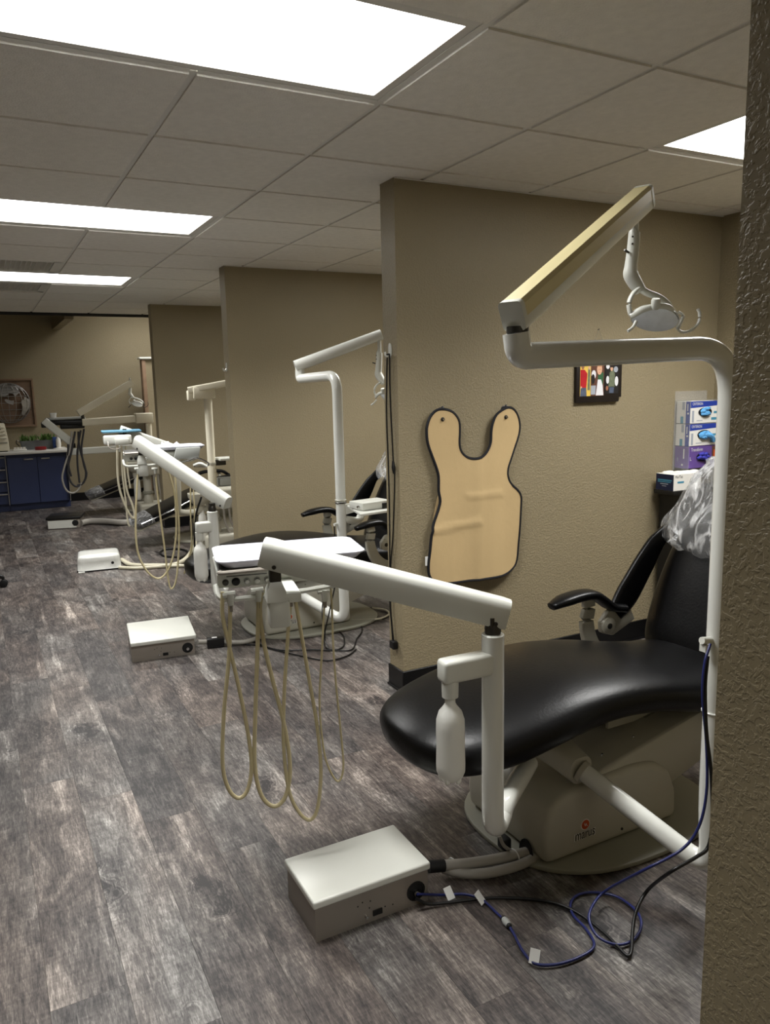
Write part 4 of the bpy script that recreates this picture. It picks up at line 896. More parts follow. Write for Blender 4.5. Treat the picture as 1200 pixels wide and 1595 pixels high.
# third delivery unit: flat head with blue tray
t = thing('delivery_unit', (1.55, 7.2, 0), 'white delivery unit with blue tray and narrow flat arm, in the third bay', 'dental unit', 'white instrument delivery units')
obj('post', MB().tube([(1.62, 7.35, .38), (1.62, 7.30, .6), (1.62, 7.28, .97)], .03, 12, res=3), 'putty', t)
obj('post_foot', MB().tube([(1.95, 7.55, .33), (1.75, 7.45, .32), (1.62, 7.36, .36), (1.62, 7.35, .42)], .03, 12, res=4), 'putty', t)
A, B = P(186, 671, y=7.42), P(292, 708, y=7.28)
obj('balance_arm', MB().sweep([A, B], rrect(.055, .105, .016)), 'white_enamel', t)
hc = P(186, 684, y=7.30); Rh3 = rotz(-.1)
obj('instrument_head', MB().box(hc+V((-.02, 0, 0)), (.24, .22, .085), R=Rh3, bev=.016, seg=3), 'white_gloss', t, angle=60)
obj('control_block', MB().box(P(190, 688, y=7.16), (.12, .07, .06), R=Rh3, bev=.01), 'white_enamel', t)
obj('pivot', MB().tube([hc+V((.05, 0, .03)), hc+V((.05, 0, .09))], .018, 10), 'dark_steel', t)
for pts, r in (([(183, 692), (183, 730), (186, 760), (196, 790), (206, 806), (210, 804), (206, 786), (198, 765), (194, 735), (193, 700)], .010), ([(189, 694), (191, 740), (196, 780), (199, 812), (202, 820)], .008), ([(196, 695), (199, 735), (203, 760)], .008)):
    obj('hose', MB().tube([P(a, b, y=7.15) for a, b in pts], r, 8, res=5), 'hose_pale', t, angle=60)
obj('holder_loop', MB().tube([P(168, 688, y=7.15), P(170, 697, y=7.12), P(180, 700, y=7.12), P(188, 697, y=7.12)], .005, 6, res=4), 'steel', t)
obj('instrument_tray', MB().box(P(178, 674, y=7.32)+V((.06, 0, .012)), (.34, .22, .018), R=Rh3, bev=.006), 'blue_tray', label='blue instrument tray on the flat-armed white delivery unit', cat='tray')
# fourth bay: spittoon, light, dark delivery head
cus4 = cuspidor('beige spittoon basin stand behind the steep-armed delivery unit, farther from the apron wall', 1.72, 9.35, .72, 1.2, 'spittoon stands')
t = thing('dental_light', (1.80, 9.45, .72), 'cream dental light with two flat arms and ring-handled lamp, near the back wall', 'dental light', 'dental lights on posts')
obj('post', MB().lathe((1.80, 9.45, .70), [(.035, 0), (.035, .42)], n=16), 'machine_beige', t)
obj('joint_box', MB().box(P(224, 651, y=9.45), (.20, .12, .115), bev=.01), 'machine_beige', t)
obj('lower_arm', MB().sweep([P(128, 658, y=9.45), P(214, 652, y=9.45)], rrect(.07, .08, .01)), 'machine_beige', t)
obj('pin', MB().tube([P(131, 657, y=9.45), P(128, 646, y=9.45)], .02, 10), 'dark_steel', t)
obj('upper_arm', MB().sweep([P(122, 644, y=9.45), P(206, 596, y=9.50)], rrect(.06, .075, .01)), 'machine_beige', t)
lamp_head(t, P(203, 600, y=9.50)+V((0, 0, .06)), math.radians(-18), sc=.82, dark=True)
t = thing('delivery_unit', (1.2, 9.4, 0), 'delivery unit with black instrument head and black hoses in front of the blue cabinet', 'dental unit', 'white instrument delivery units')
obj('swing_arm', MB().sweep([P(107, 704, y=9.5), P(182, 699, y=9.5), P(240, 695, y=9.5)], rrect(.075, .075, .012)), 'white_enamel', t)
obj('balance_arm', MB().sweep([P(68, 655, y=9.5), P(112, 690, y=9.5)], rrect(.07, .085, .014)), 'white_enamel', t)
obj('arm_end', MB().box(P(113, 694, y=9.5), (.06, .07, .05), bev=.006), 'black_plastic', t)
obj('arm_end', MB().box(P(68, 662, y=9.5), (.05, .06, .06), bev=.006), 'black_plastic', t)
hc = P(104, 656, y=9.62)
obj('instrument_head', MB().box(hc+V((0, 0, -.01)), (.36, .26, .06), R=rotz(-.15), bev=.02, seg=3), 'black_plastic', t)
obj('head_top', MB().loft([[hc+V((p_, q_, zz)) for p_, q_ in rrect(.40*f_, .28*f_, .05, 4)] for f_, zz in ((.9, .018), (1, .026), (.97, .042), (.85, .046))]), 'sage_grey', t)
obj('holder_block', MB().box(hc+V((.05, -.06, -.06)), (.26, .08, .05), bev=.01), 'black_plastic', t)
obj('stand_leg', MB().tube([P(236, 697, y=9.5), P(240, 720, y=9.5), P(242, 760, y=9.5)], .03, 10, res=3), 'putty', t)
for pts, m_ in (([(112, 672), (109, 700), (101, 725), (97, 745), (103, 763), (113, 768), (122, 763), (127, 752)], 'hose_grey'), ([(117, 672), (112, 700), (106, 730), (110, 750), (120, 758), (131, 750), (134, 735), (128, 712), (123, 690), (122, 672)], 'hose_dark'),
               ([(126, 670), (121, 700), (121, 725), (124, 752)], 'hose_dark'), ([(131, 668), (127, 700), (131, 725), (135, 738), (130, 752), (120, 756)], 'hose_dark'), ([(106, 692), (107, 725), (111, 742)], 'hose_dark')):
    obj('hose', MB().tube([P(a, b, y=9.42) for a, b in pts], .011, 8, res=5), m_, t, angle=60)
obj('cup', MB().lathe(P(83, 650, y=9.6)+V((0, 0, -.01)), [(.03, 0), (.04, .06), (.037, .06), (.028, .008)], n=14), 'label_white', label='small white cup on the black instrument head', cat='cup')
# hoses on the floor of bays three and four
for i, (pts, r, m_, lab) in enumerate((([(190, 872), (206, 880), (240, 881), (270, 880), (290, 870), (302, 852), (306, 838)], .020, 'hose_pale', 'thick pale hose curving from the rounded white housing to a spittoon stand'),
                              ([(186, 884), (215, 885), (260, 882), (305, 881)], .015, 'hose_pale', 'straight pale hose on the floor behind the hanging hoses of the second bay'),
                              ([(126, 815), (140, 812), (165, 812), (190, 814), (206, 812)], .035, 'hose_grey', 'fat grey conduit on the floor from the black-lidded housing'),
                              ([(275, 868), (255, 866), (250, 860), (262, 855), (285, 856), (293, 862), (280, 870)], .010, 'cable_black', 'black cable coiled on the floor of the third bay'))):
    obj(('utility_hose', 'utility_hose', 'conduit', 'cable')[i], MB().tube([P(a, b, z=r) for a, b in pts], r, 8, res=5), m_, label=lab, cat=('hose', 'hose', 'conduit', 'cable')[i], angle=60)
obj('drop_cable', MB().tube([P(314, 774, y=4.6), P(306, 800, y=4.62), P(303, 835, y=4.7), P(305, 875, y=4.75)], .006, 6, res=4), 'cable_black', label='thin black cord dangling below the steep white arm', cat='cable')
# rolling stool at the edge of the aisle
SX, SY = -.185, 6.66
t = thing('rolling_stool', (SX, SY, 0), 'round black rolling stool with five casters in the aisle', 'stool')
obj('seat', MB().lathe((SX, SY, .46), [(.14, 0), (.18, .01), (.19, .04), (.17, .07), (.10, .078)], n=24), 'black_vinyl', t, angle=60)
obj('gas_post', MB().lathe((SX, SY, .10), [(.025, 0), (.025, .2), (.016, .2), (.016, .37)], n=14), 'chrome', t)
for k in range(5):
    a = -.15+k*2*math.pi/5; d = V((math.cos(a), math.sin(a), 0)); c_ = V((SX, SY, 0))
    lg = obj('leg', MB().sweep([c_+V((0, 0, .125)), c_+d*.14+V((0, 0, .11)), c_+d*.25+V((0, 0, .082))], rrect(.04, .03, .008)), 'black_plastic', t)
    sd = V((-d.y, d.x, 0))
    obj('caster', MB().lathe(c_+d*.25+sd*.008+V((0, 0, .03)), [(.028, 0), (.030, .004), (.030, .014), (.026, .016)], axis=sd, n=16).lathe(c_+d*.25-sd*.008+V((0, 0, .03)), [(.028, 0), (.030, .004), (.030, .014), (.026, .016)], axis=-sd, n=16).tube([c_+d*.25+V((0, 0, .03)), c_+d*.25+V((0, 0, .085))], .010, 8), 'black_rubber', lg)
# ------------------------------------------------------------------ back of the room: blue cabinets, counter and things on it
CF, CXR = 10.90, 1.005; CTOP = .735
def cabinet(name, label, x0, x1, doors=0, drawers=0):
    t = thing(name, ((x0+x1)/2, CF+.29, 0), label, 'cabinet', 'blue base cabinets'); xm = (x0+x1)/2
    obj('body', MB().box((xm, CF+.32, (CTOP+.09)/2), (x1-x0, .54, CTOP-.09)), 'blue_laminate', t, smooth=False)
    obj('toe_kick', MB().box((xm, CF+.34, .046), (x1-x0, .50, .09)), 'blue_laminate', t, smooth=False)
    obj('edge_strip', MB().box((x1-.004, CF+.022, CTOP/2+.045), (.008, .05, CTOP-.09)), 'laminate_edge', t, smooth=False)
    if doors:
        wd = (x1-x0-.02)/doors
        for k in range(doors):
            a = x0+.006+wd*k; d = obj('door', MB().box((a+wd/2, CF+.032, .095+.30), (wd-.007, .022, .60), bev=.002, seg=1), 'blue_laminate', t)
            hx = a+wd-.10 if k == 0 else a+.10
            obj('handle', MB().tube([(hx-.05, CF+.02, .665), (hx-.045, CF-.008, .668), (hx, CF-.012, .668), (hx+.045, CF-.008, .668), (hx+.05, CF+.02, .665)], .009, 8), 'pull_grey', d)
    if drawers:
        h = (CTOP-.105)/drawers
        for k in range(drawers):
            d = obj('drawer', MB().box((xm, CF+.032, .098+h*(k+.5)), (x1-x0-.008, .022, h-.012), bev=.002, seg=1), 'blue_laminate', t)
            obj('handle', MB().box((xm, CF+.012, .098+h*(k+1)-.024), (x1-x0-.03, .030, .012), bev=.003), 'pull_grey', d)
    return t
cabinet('base_cabinet', 'blue base cabinet with two tall doors at the open end of the counter', .275, CXR, doors=2)
cabinet('drawer_cabinet', 'blue drawer cabinet with four drawers under the beige machine', -.22, .271, drawers=4)
cabinet('base_cabinet', 'blue base cabinet with two doors beyond the drawers along the back counter', -.95, -.224, doors=2)
obj('countertop', MB().box((.02, CF+.28, CTOP+.018), (2.03, .64, .036), bev=.006), 'counter', label='long pale grey countertop over the blue cabinets', cat='countertop')
CZ = CTOP+.037
# beige ribbed machine
t = thing('tabletop_machine', (.09, 11.15, CZ), 'beige ribbed tabletop machine on the back counter', 'machine')
bd = obj('case', MB().prism([(.0-.12, 11.0, CZ+.012), (.335, 11.0, CZ+.012), (.328, 11.0, CZ+.16), (.305, 11.0, CZ+.36), (-.12, 11.0, CZ+.37)], (0, .30, 0), bev=.010), 'machine_beige', t)
for k in range(4): obj('rib', MB().box((.09, 10.995, CZ+.18+k*.045), (.44-.012*k, .02, .022), bev=.005), 'machine_beige', bd)
obj('latch', MB().box((.22, 10.99, CZ+.31), (.07, .02, .04), bev=.004), 'putty', bd); obj('latch_slot', MB().box((.22, 10.982, CZ+.288), (.06, .01, .012)), 'black_plastic', bd)
obj('name_strip', MB().box((.25, 10.998, CZ+.115), (.13, .006, .016)), 'putty_dark', bd); obj('foot', MB().box((.11, 11.13, CZ+.006), (.40, .24, .011)), 'black_plastic', t)
# planter
t = thing('herb_planter', (.70, 11.20, CZ), 'galvanised trough planter with green herbs and wire handles', 'planter')
rings = [[(.70+a*f_, 11.22+b*f_, CZ+zz) for a, b in rrect(.46, .15, .02, 3)] for f_, zz in ((.92, 0), (1, .11), (1.02, .112), (1.02, .118), (.97, .118), (.95, .09))]
obj('trough', MB().loft(rings), 'galvanised', t); obj('soil', MB().box((.70, 11.22, CZ+.092), (.41, .12, .01)), 'soil', t)
for s_ in (-1, 1): obj('wire_handle', MB().tube([(.70+s_*.23, 11.20, CZ+.10), (.70+s_*.265, 11.20, CZ+.13), (.70+s_*.275, 11.20, CZ+.09), (.70+s_*.24, 11.20, CZ+.05)], .006, 6, res=4), 'dark_steel', t)
for cl in ((.57, .11), (.80, .12)):
    mb = MB()
    for k in range(46):
        a = rnd.uniform(0, 6.283); tl = rnd.uniform(.2, 1.1); bx = cl[0]+rnd.uniform(-.09, .09); by = 11.22+rnd.uniform(-.04, .04); h = rnd.uniform(.05, .12)
        tip = V((bx+.06*math.cos(a)*tl, by+.04*math.sin(a)*tl, CZ+.095+h)); b0 = V((bx, by, CZ+.095)); sd = V((-math.sin(a), math.cos(a), 0))*.012; md = b0*.4+tip*.6+V((0, 0, .01))
        mb.add([b0, md+sd, tip, md-sd], [(0, 1, 2, 3)])
    obj('foliage', mb, 'leaf', t, kind='stuff', smooth=False)
obj('squat_jar', MB().lathe((.70, 11.02, CZ), [(.055, 0), (.06, .012), (.06, .035), (.05, .042)], n=18, sx=1.2), 'red_plastic', label='low dark red container in front of the planter', cat='container')
t = thing('card_holder', (.455, 11.03, CZ), 'white card holder beside the beige machine', 'holder')
obj('base', MB().box((.455, 11.03, CZ+.012), (.16, .07, .022), bev=.004), 'carton_white', t)
for k in range(4): obj('card', MB().box((.40+.036*k, 11.04, CZ+.033), (.03, .004, .03), R=Matrix.Rotation(.25, 3, 'X')), 'carton_white', t)
t = thing('spray_bottle', (.925, 11.06, CZ), 'white and blue bottle stand at the end of the counter', 'bottle')
obj('base_dish', MB().lathe((.925, 11.06, CZ), [(.07, 0), (.075, .008), (.03, .014), (.025, .04)], n=18), 'carton_white', t)
obj('bottle', MB().lathe((.925, 11.06, CZ+.03), [(.028, 0), (.032, .02), (.03, .09), (.016, .12), (.015, .15)], n=16), 'carton_white', t)
obj('blue_sleeve', MB().box((.885, 11.12, CZ+.08), (.05, .05, .15), bev=.006), 'blue_label', t)
# globe wall art
gx0, gx1, gz0, gz1 = .08, .712, 1.062, 1.705; GY = YB
t = thing('wall_art', ((gx0+gx1)/2, GY-.03, gz0), 'square wood panel wall art with a metal wire globe', 'wall art')
n = 6
for k in range(n):
    h = (gz1-gz0-.05)/n; obj('plank', MB().box(((gx0+gx1)/2, GY-.014, gz0+.025+h*(k+.5)), (gx1-gx0-.04, .016, h-.003), bev=.001, seg=1), 'wood_panel', t)
for c_, s_ in ((((gx0+gx1)/2, gz0+.0125), (gx1-gx0, .025)), (((gx0+gx1)/2, gz1-.0125), (gx1-gx0, .025)), ((gx0+.0125, (gz0+gz1)/2), (.025, gz1-gz0-.05)), ((gx1-.0125, (gz0+gz1)/2), (.025, gz1-gz0-.05))):
    obj('frame_side', MB().box((c_[0], GY-.021, c_[1]), (s_[0], .040, s_[1]), bev=.002, seg=1), 'wood_frame', t)
gc = V((.392, GY-.03, 1.385)); gr = .262
def glob(lat, lon, r=gr):   # shallow dome
    x = math.cos(lat)*math.sin(lon); z = math.sin(lat); y = math.cos(lat)*math.cos(lon); return gc+V((x*r, -.05*y, z*r))
wg = obj('globe_rim', MB().tube([gc+V((gr*math.cos(a*.1963), 0, gr*math.sin(a*.1963))) for a in range(32)], .006, 6, closed=True), 'globe_metal', t)
for k in range(-4, 5): obj('parallel_wire', MB().tube([glob(k*.34, -1.5+3*j/18) for j in range(19)], .0035, 5), 'globe_metal', t)
for k in range(-4, 5): obj('meridian_wire', MB().tube([glob(-1.5+3*j/18, k*.34) for j in range(19)], .0035, 5), 'globe_metal', t)
for poly in ([(70, -70), (75, -20), (68, 20), (60, 55), (48, 62), (38, 40), (30, 45), (22, 20), (30, 5), (22, -10), (28, -40), (45, -58), (58, -68)], [(18, 52), (12, 75), (-5, 80), (-28, 66), (-42, 50), (-30, 42), (-10, 36), (5, 38)], [(60, 68), (66, 88), (45, 86), (40, 72)], [(12, -5), (4, 16), (-6, 12), (8, -12)]):
    pts = []
    for i in range(len(poly)):
        a_, b_ = poly[i], poly[(i+1) % len(poly)]
        for s_ in (0, .5): pts.append((a_[0]*(1-s_)+b_[0]*s_+rnd.uniform(-3, 3), a_[1]*(1-s_)+b_[1]*s_+rnd.uniform(-3, 3)))
    vs = [glob(math.radians(a_), math.radians(b_))+V((0, -.004, 0)) for a_, b_ in pts]
    m_ = geometry.tessellate_polygon([[V((q.x, q.z, 0)) for q in vs]])
    obj('continent', MB().add(vs, m_), 'globe_metal', t, smooth=False)
# ------------------------------------------------------------------ things on the apron wall
WY = 3.15
sx_, ox, oy = 1/3.158, 580, 600
out = [(345, 118), (315, 128), (290, 158), (276, 200), (274, 240), (280, 290), (300, 350), (318, 400), (330, 450), (330, 520), (337, 570), (325, 620), (305, 680), (295, 740), (288, 820), (282, 880), (285, 935), (305, 962), (345, 972), (420, 968), (500, 958), (580, 945), (650, 930), (695, 900), (715, 860), (722, 780), (728, 700), (732, 600), (732, 545), (715, 515), (690, 490), (672, 450), (672, 410), (685, 370), (705, 310), (725, 250), (732, 200), (722, 150), (700, 118), (672, 110), (640, 125), (612, 150), (595, 190), (588, 230), (585, 280), (570, 320), (545, 350), (510, 362), (475, 358), (450, 340), (435, 315), (430, 280), (432, 230), (430, 180), (412, 145), (385, 125)]
ol = [P(ox+a*sx_, oy+b*sx_, y=WY-.03) for a, b in out]
ol = catmull(ol, 3, closed=True)
zlo = min(p.z for p in ol); zhi = max(p.z for p in ol); xlo = min(p.x for p in ol); xhi = max(p.x for p in ol)
def apron_y(x, z):
    s_ = (x-xlo)/(xhi-xlo); h = (z-zlo)/(zhi-zlo)
    y = .022+.018*math.sin(math.pi*min(1, max(0, s_)))*(1-h*.6)
    y += .009*math.exp(-((s_-.52)/.05)**2)*(1-h)**.5*(1 if h < .72 else 0)         # centre fold
    y += .010*math.sin(s_*11+h*2)*(1-h)**2                                       # hem waves
    y += .008*math.exp(-((h-.32-.05*s_)/.015)**2)*(s_ < .55)+.006*math.exp(-((h-.50)/.012)**2)*(s_ > .4)*(s_ < .8)
    y += .012*max(0, s_-.82)/.18*(h < .55)
    return WY-max(.010, y)
ver = [V((p.x, p.z)) for p in ol]; nb_ = len(ver); edges = [(i, (i+1) % nb_) for i in range(nb_)]
gx = xlo
while gx < xhi:
    gz = zlo
    while gz < zhi: ver.append(V((gx+.003, gz+.002))); gz += .017
    gx += .017
r_ = geometry.delaunay_2d_cdt(ver, edges, [], 1, 1e-5)
fv_ = [V((p.x, apron_y(p.x, p.y), p.y)) for p in r_[0]]
mb = MB(); mb.add(fv_, r_[2]); k = len(fv_)
mb.add([p+V((0, .007, 0)) for p in fv_], [tuple(reversed(f_)) for f_ in r_[2]])
t = thing('xray_apron', ((xlo+xhi)/2, WY, zlo), 'tan vinyl x-ray apron with black edging hanging from two hooks', 'apron')
ap = obj('apron_body', mb, 'tan_vinyl', t, angle=70)
obj('edging', MB().tube([V((p.x, apron_y(p.x, p.z)+.003, p.z)) for p in ol], .0072, 6, closed=True), 'piping_black', t)
for a, b in ((349, 168), (660, 157)):
    q = P(ox+a*sx_, oy+b*sx_, y=WY-.03); q.y = apron_y(q.x, q.z)
    g = obj('grommet', MB().lathe(q+V((0, .001, 0)), [(.010, 0), (.010, .004), (.004, .005), (.004, .001)], axis=(0, -1, 0), n=14), 'dark_steel', t)
    obj('peg_tip', MB().lathe(q+V((0, -.001, 0)), [(.005, 0), (.005, .012)], axis=(0, -1, 0), n=10), 'chrome', g)
q = P(ox+271*sx_, oy+865*sx_, y=WY-.02); obj('care_tag', MB().box(q, (.022, .002, .045)), 'label_white', t)
pl = [P(ox+a*sx_, oy+b*sx_, y=WY-.012) for a, b in ((328, 530), (338, 575), (325, 625), (303, 690), (301, 660), (312, 600))]
obj('side_flap', MB().prism(pl, (0, .004, 0)), 'tan_vinyl', t)
for a, b, lab in ((338, 118, 'black wall hook holding the left shoulder of the tan apron'), (649, 110, 'black wall hook holding the right shoulder of the tan apron')):
    q = P(ox+a*sx_, oy+b*sx_, y=WY)
    h_ = thing('coat_hook', q, lab, 'hook', 'apron hooks')
    obj('hook_plate', MB().lathe(q+V((0, -.0005, -.01)), [(.020, 0), (.020, .005), (.012, .009)], axis=(0, -1, 0), n=16), 'black_plastic', h_)
    obj('hook_arm', MB().tube([q+V((0, -.004, -.012)), q+V((0, -.016, -.014)), q+V((0, -.018, .004)), q+V((0, -.014, .012))], .006, 8, res=3), 'black_plastic', h_)
# picture frame with three prints
f0, f1 = P(897, 566, y=WY-.016), P(897, 629, y=WY-.016); f2, f3 = P(967, 624, y=WY-.016), P(968, 563, y=WY-.016)
x0, x1, z0, z1 = f1.x, f2.x, (f1.z+f2.z)/2, f0.z+.055
t = thing('photo_frame', ((x0+x1)/2, WY, z0), 'dark stepped photo frame with three snapshots on the apron wall', 'picture')
obj('frame', MB().box(((x0+x1)/2-.008, WY-.011, (z0+z1)/2), (x1-x0-.016, .018, z1-z0), bev=.003).box(((x0+x1)/2+.02, WY-.009, (z0+z1)/2+.012), (x1-x0-.03, .014, z1-z0-.024), bev=.002), 'frame_black', t)
obj('hanging_cord', MB().tube([(x0+.10, WY-.012, z1), ((x0+x1)/2+.0, WY-.006, z1+.12), (x1-.10, WY-.012, z1)], .0012, 5), 'putty_dark', t)
obj('nail', MB().tube([((x0+x1)/2, WY, z1+.12), ((x0+x1)/2, WY-.012, z1+.122)], .002, 6), 'dark_steel', t)
ph = WY-.0206
def print_patch(name, parent, poly, m_, k): 
    return obj(name, MB().add([(a, ph-.0002*k, b) for a, b in poly], [tuple(range(len(poly)))]), m_, parent, smooth=False)
def ell(cx_, cz_, rx, rz, n=14): return [(cx_+rx*math.cos(6.283*i/n), cz_+rz*math.sin(6.283*i/n)) for i in range(n)]
W_ = x1-x0; H_ = z1-z0
def U(a, b): return (x0+W_*a, z0+H_*b)     # 0..1 in the frame
def rect(a0, b0, a1, b1): return [U(a0, b0), U(a1, b0), U(a1, b1), U(a0, b1)]
p1_ = print_patch('snapshot', t, rect(.075, .13, .305, .90), 'yellow_print', 1)
p2_ = print_patch('snapshot', t, rect(.305, .13, .60, .90), 'brown_print', 1)
p3_ = print_patch('snapshot', t, rect(.63, .17, .93, .88), 'print_black', 1)
for par, poly, m_, k in ((p1_, [U(.08, .30), U(.21, .30), U(.23, .58), U(.17, .66), U(.08, .66)], 'red_print', 2), (p1_, [U(.08, .13), U(.22, .13), U(.21, .30), U(.09, .30)], 'denim_print', 2), (p1_, ell(*U(.13, .72), W_*.032, H_*.055), 'skin_print_dark', 2), (p1_, [U(.095, .74), U(.165, .74), U(.155, .80), U(.11, .80)], 'hair_print', 3),
        (p1_, [U(.235, .25), U(.29, .25), U(.29, .70), U(.245, .70)], 'olive_print', 2), (p1_, ell(*U(.27, .70), W_*.022, H_*.04), 'skin_print', 3), (p1_, ell(*U(.10, .31), W_*.018, H_*.02), 'skin_print', 3),
        (p2_, ell(*U(.37, .56), W_*.05, H_*.09), 'print_white', 2), (p2_, ell(*U(.355, .47), W_*.04, H_*.10), 'print_black', 3), (p2_, [U(.31, .16), U(.41, .16), U(.42, .34), U(.31, .34)], 'carton_grey', 2),
        (p2_, [U(.45, .36), U(.58, .36), U(.585, .60), U(.47, .60)], 'green_print', 2), (p2_, ell(*U(.495, .67), W_*.058, H_*.115), 'skin_print', 3), (p2_, [U(.445, .72), U(.55, .72), U(.53, .80), U(.46, .80)], 'fair_hair_print', 4),
        (p2_, [U(.42, .14), U(.59, .14), U(.57, .34), U(.53, .46), U(.46, .46)], 'print_white', 4), (p2_, ell(*U(.48, .66), W_*.005, H_*.008), 'hair_print', 5), (p2_, ell(*U(.515, .66), W_*.005, H_*.008), 'hair_print', 5), (p2_, ell(*U(.497, .60), W_*.008, H_*.006), 'red_print', 5),
        (p3_, [U(.70, .30), U(.84, .30), U(.84, .58), U(.79, .66), U(.72, .60)], 'olive_print', 2), (p3_, ell(*U(.765, .68), W_*.03, H_*.055), 'skin_print', 3), (p3_, [U(.735, .70), U(.80, .70), U(.79, .77), U(.745, .77)], 'hair_print', 4), (p3_, [U(.72, .18), U(.82, .18), U(.83, .31), U(.72, .31)], 'denim_print', 2),
        (p3_, ell(*U(.88, .42), W_*.04, H_*.10), 'print_white', 2), (p3_, ell(*U(.68, .45), W_*.035, H_*.08), 'print_white', 2), (p3_, ell(*U(.86, .66), W_*.05, H_*.06), 'carton_grey', 2), (p3_, ell(*U(.68, .72), W_*.04, H_*.05), 'print_white', 2), (p3_, ell(*U(.67, .28), W_*.03, H_*.05), 'skin_print_dark', 3), (p3_, ell(*U(.80, .82), W_*.06, H_*.035), 'carton_grey', 3)):
    print_patch('print_area', par, poly, m_, k)
# glove cartons in an acrylic rack
gf = 3.045; bl = P(1075, 660, y=gf).x; br_ = bl+.240; bh = .128
zt = P(1075, 625, y=gf).z; 
t = thing('glove_rack', ((bl+br_)/2, WY, zt-3*bh), 'clear acrylic wall rack holding three glove cartons', 'rack')
obj('back_plate', MB().box(((bl+br_)/2, WY-.004, zt-1.5*bh+.02), (br_-bl+.02, .004, 3*bh+.07)), 'rack_acrylic', t, smooth=False)
for x in (bl-.009, br_+.009): obj('side_plate', MB().box((x, (gf+WY)/2-.008, zt-1.5*bh), (.003, WY-gf+.008, 3*bh+.01)), 'rack_acrylic', t, smooth=False)
obj('bottom_plate', MB().box(((bl+br_)/2, (gf+WY)/2-.004, zt-3*bh-.008), (br_-bl+.02, WY-gf, .004)), 'rack_acrylic', t, smooth=False)
def glove_box(k, label, purple=False):
    z1 = zt-bh*k-.002; z0 = z1-bh+.004; yb = WY-.008; zc = (z0+z1)/2; e = .0008
    t = thing('glove_carton', ((bl+br_)/2, (gf+yb)/2, z0), label, 'carton', 'glove cartons in the rack')
    bd = obj('box', MB().box(((bl+br_)/2, (gf+yb)/2, zc), (br_-bl, yb-gf, z1-z0), bev=.001, seg=1), 'carton_purple' if purple else 'carton_white', t, smooth=False)
    def fp(name, a0, b0, a1, b1, m_, off=1): return obj(name, MB().add([(bl+(br_-bl)*a, gf-e*off, z0+(z1-z0)*b) for a, b in ((a0, b0), (a1, b0), (a1, b1), (a0, b1))], [(0, 1, 2, 3)]), m_, bd, smooth=False)
    def sp(name, a0, b0, a1, b1, m_, off=1): return obj(name, MB().add([(bl-e*off, yb+(gf-yb)*a, z0+(z1-z0)*b) for a, b in ((a0, b0), (a1, b0), (a1, b1), (a0, b1))], [(0, 1, 2, 3)]), m_, bd, smooth=False)
    ccx, ccz = bl+(br_-bl)*.50, z0+(z1-z0)*.50
    obj('opening', MB().add([(ccx+.056*math.cos(6.283*i/24), gf-e*2, ccz+.026*math.sin(6.283*i/24)) for i in range(24)], [tuple(range(24))]), 'slot_dark', bd, smooth=False)
    mb = MB(); gr_ = random.Random(k+3)
    for i in range(9):
        q0 = V((ccx+gr_.uniform(-.05, .0), gf-.002, ccz+gr_.uniform(-.014, .016))); q1 = q0+V((gr_.uniform(.02, .06), -.006, gr_.uniform(-.02, .012)))
        mb.tube([q0, (q0+q1)/2+V((0, -.008, .004)), q1], [.007, .010, .004], 7, res=3)
    if k == 1:
        mb.tube([(ccx-.02, gf-.004, ccz), (ccx+.03, gf-.018, ccz-.005), (ccx+.065, gf-.016, ccz-.045)], [.014, .016, .005], 8, res=4); mb.tube([(ccx+.0, gf-.004, ccz), (ccx+.045, gf-.016, ccz-.01), (ccx+.085, gf-.014, ccz-.04)], [.012, .012, .004], 8, res=4)
    obj('glove', mb, 'glove_violet' if purple else 'glove_blue', t)
    if not purple:
        obj('band', MB().add([(bl, gf-e, z0+(z1-z0)*.70), (br_, gf-e, z0+(z1-z0)*.79), (br_, gf-e, z1), (bl, gf-e, z1)], [(0, 1, 2, 3)]), 'carton_blue', bd, smooth=False)
        sp('side_band', .70, 0, 1, 1, 'carton_blue'); sp('side_strip', .32, .0, .52, .32, 'carton_teal'); sp('side_tag', .42, .62, .60, .98, 'carton_grey'); sp('side_mark', .80, .42, .92, .5, 'label_white', 2)
        text('lettering', 'CRITERION', 'label_white', bd, (bl+.057, gf-e*2, z0+(z1-z0)*.885), (1, 0, 0), (0, 0, 1), .015, width=.082)
        fp('glove_picture', .06, .05, .13, .58, 'carton_grey'); fp('size_strip', .72, .12, .98, .24, 'carton_teal'); fp('type_strip', .80, .42, .98, .52, 'carton_teal'); fp('fine_print', .22, .10, .42, .14, 'carton_grey')
        obj('side_lettering_anchor', MB().add([(bl-e*2, yb+(gf-yb)*.86, z0+.07), (bl-e*2, yb+(gf-yb)*.80, z0+.07), (bl-e*2, yb+(gf-yb)*.80, z0+.11), (bl-e*2, yb+(gf-yb)*.86, z0+.11)], [(0, 1, 2, 3)]), 'label_white', bd, smooth=False)
    else:
        text('lettering', 'Transform', 'label_white', bd, (bl+.066, gf-e*2, z0+(z1-z0)*.86), (1, 0, 0), (0, 0, 1), .019, width=.095)
        fp('picture_patch', .80, .35, .99, .98, 'brown_print'); fp('picture_patch', .85, .45, .95, .8, 'orange_badge', 2)
        sp('side_print', .62, .45, .70, .90, 'label_white'); sp('side_mark', .50, .12, .62, .2, 'label_white'); sp('side_print', .2, .3, .24, .5, 'carton_grey')
        text('size_mark', 'L', 'label_white', bd, (bl+.018, gf-e*2, z0+(z1-z0)*.45), (1, 0, 0), (0, 0, 1), .02)
glove_box(0, 'blue and white glove carton, uppermost in the acrylic rack')
glove_box(1, 'blue and white glove carton with a glove pulled out, middle of the acrylic rack')
glove_box(2, 'purple glove carton at the bottom of the acrylic rack', True)
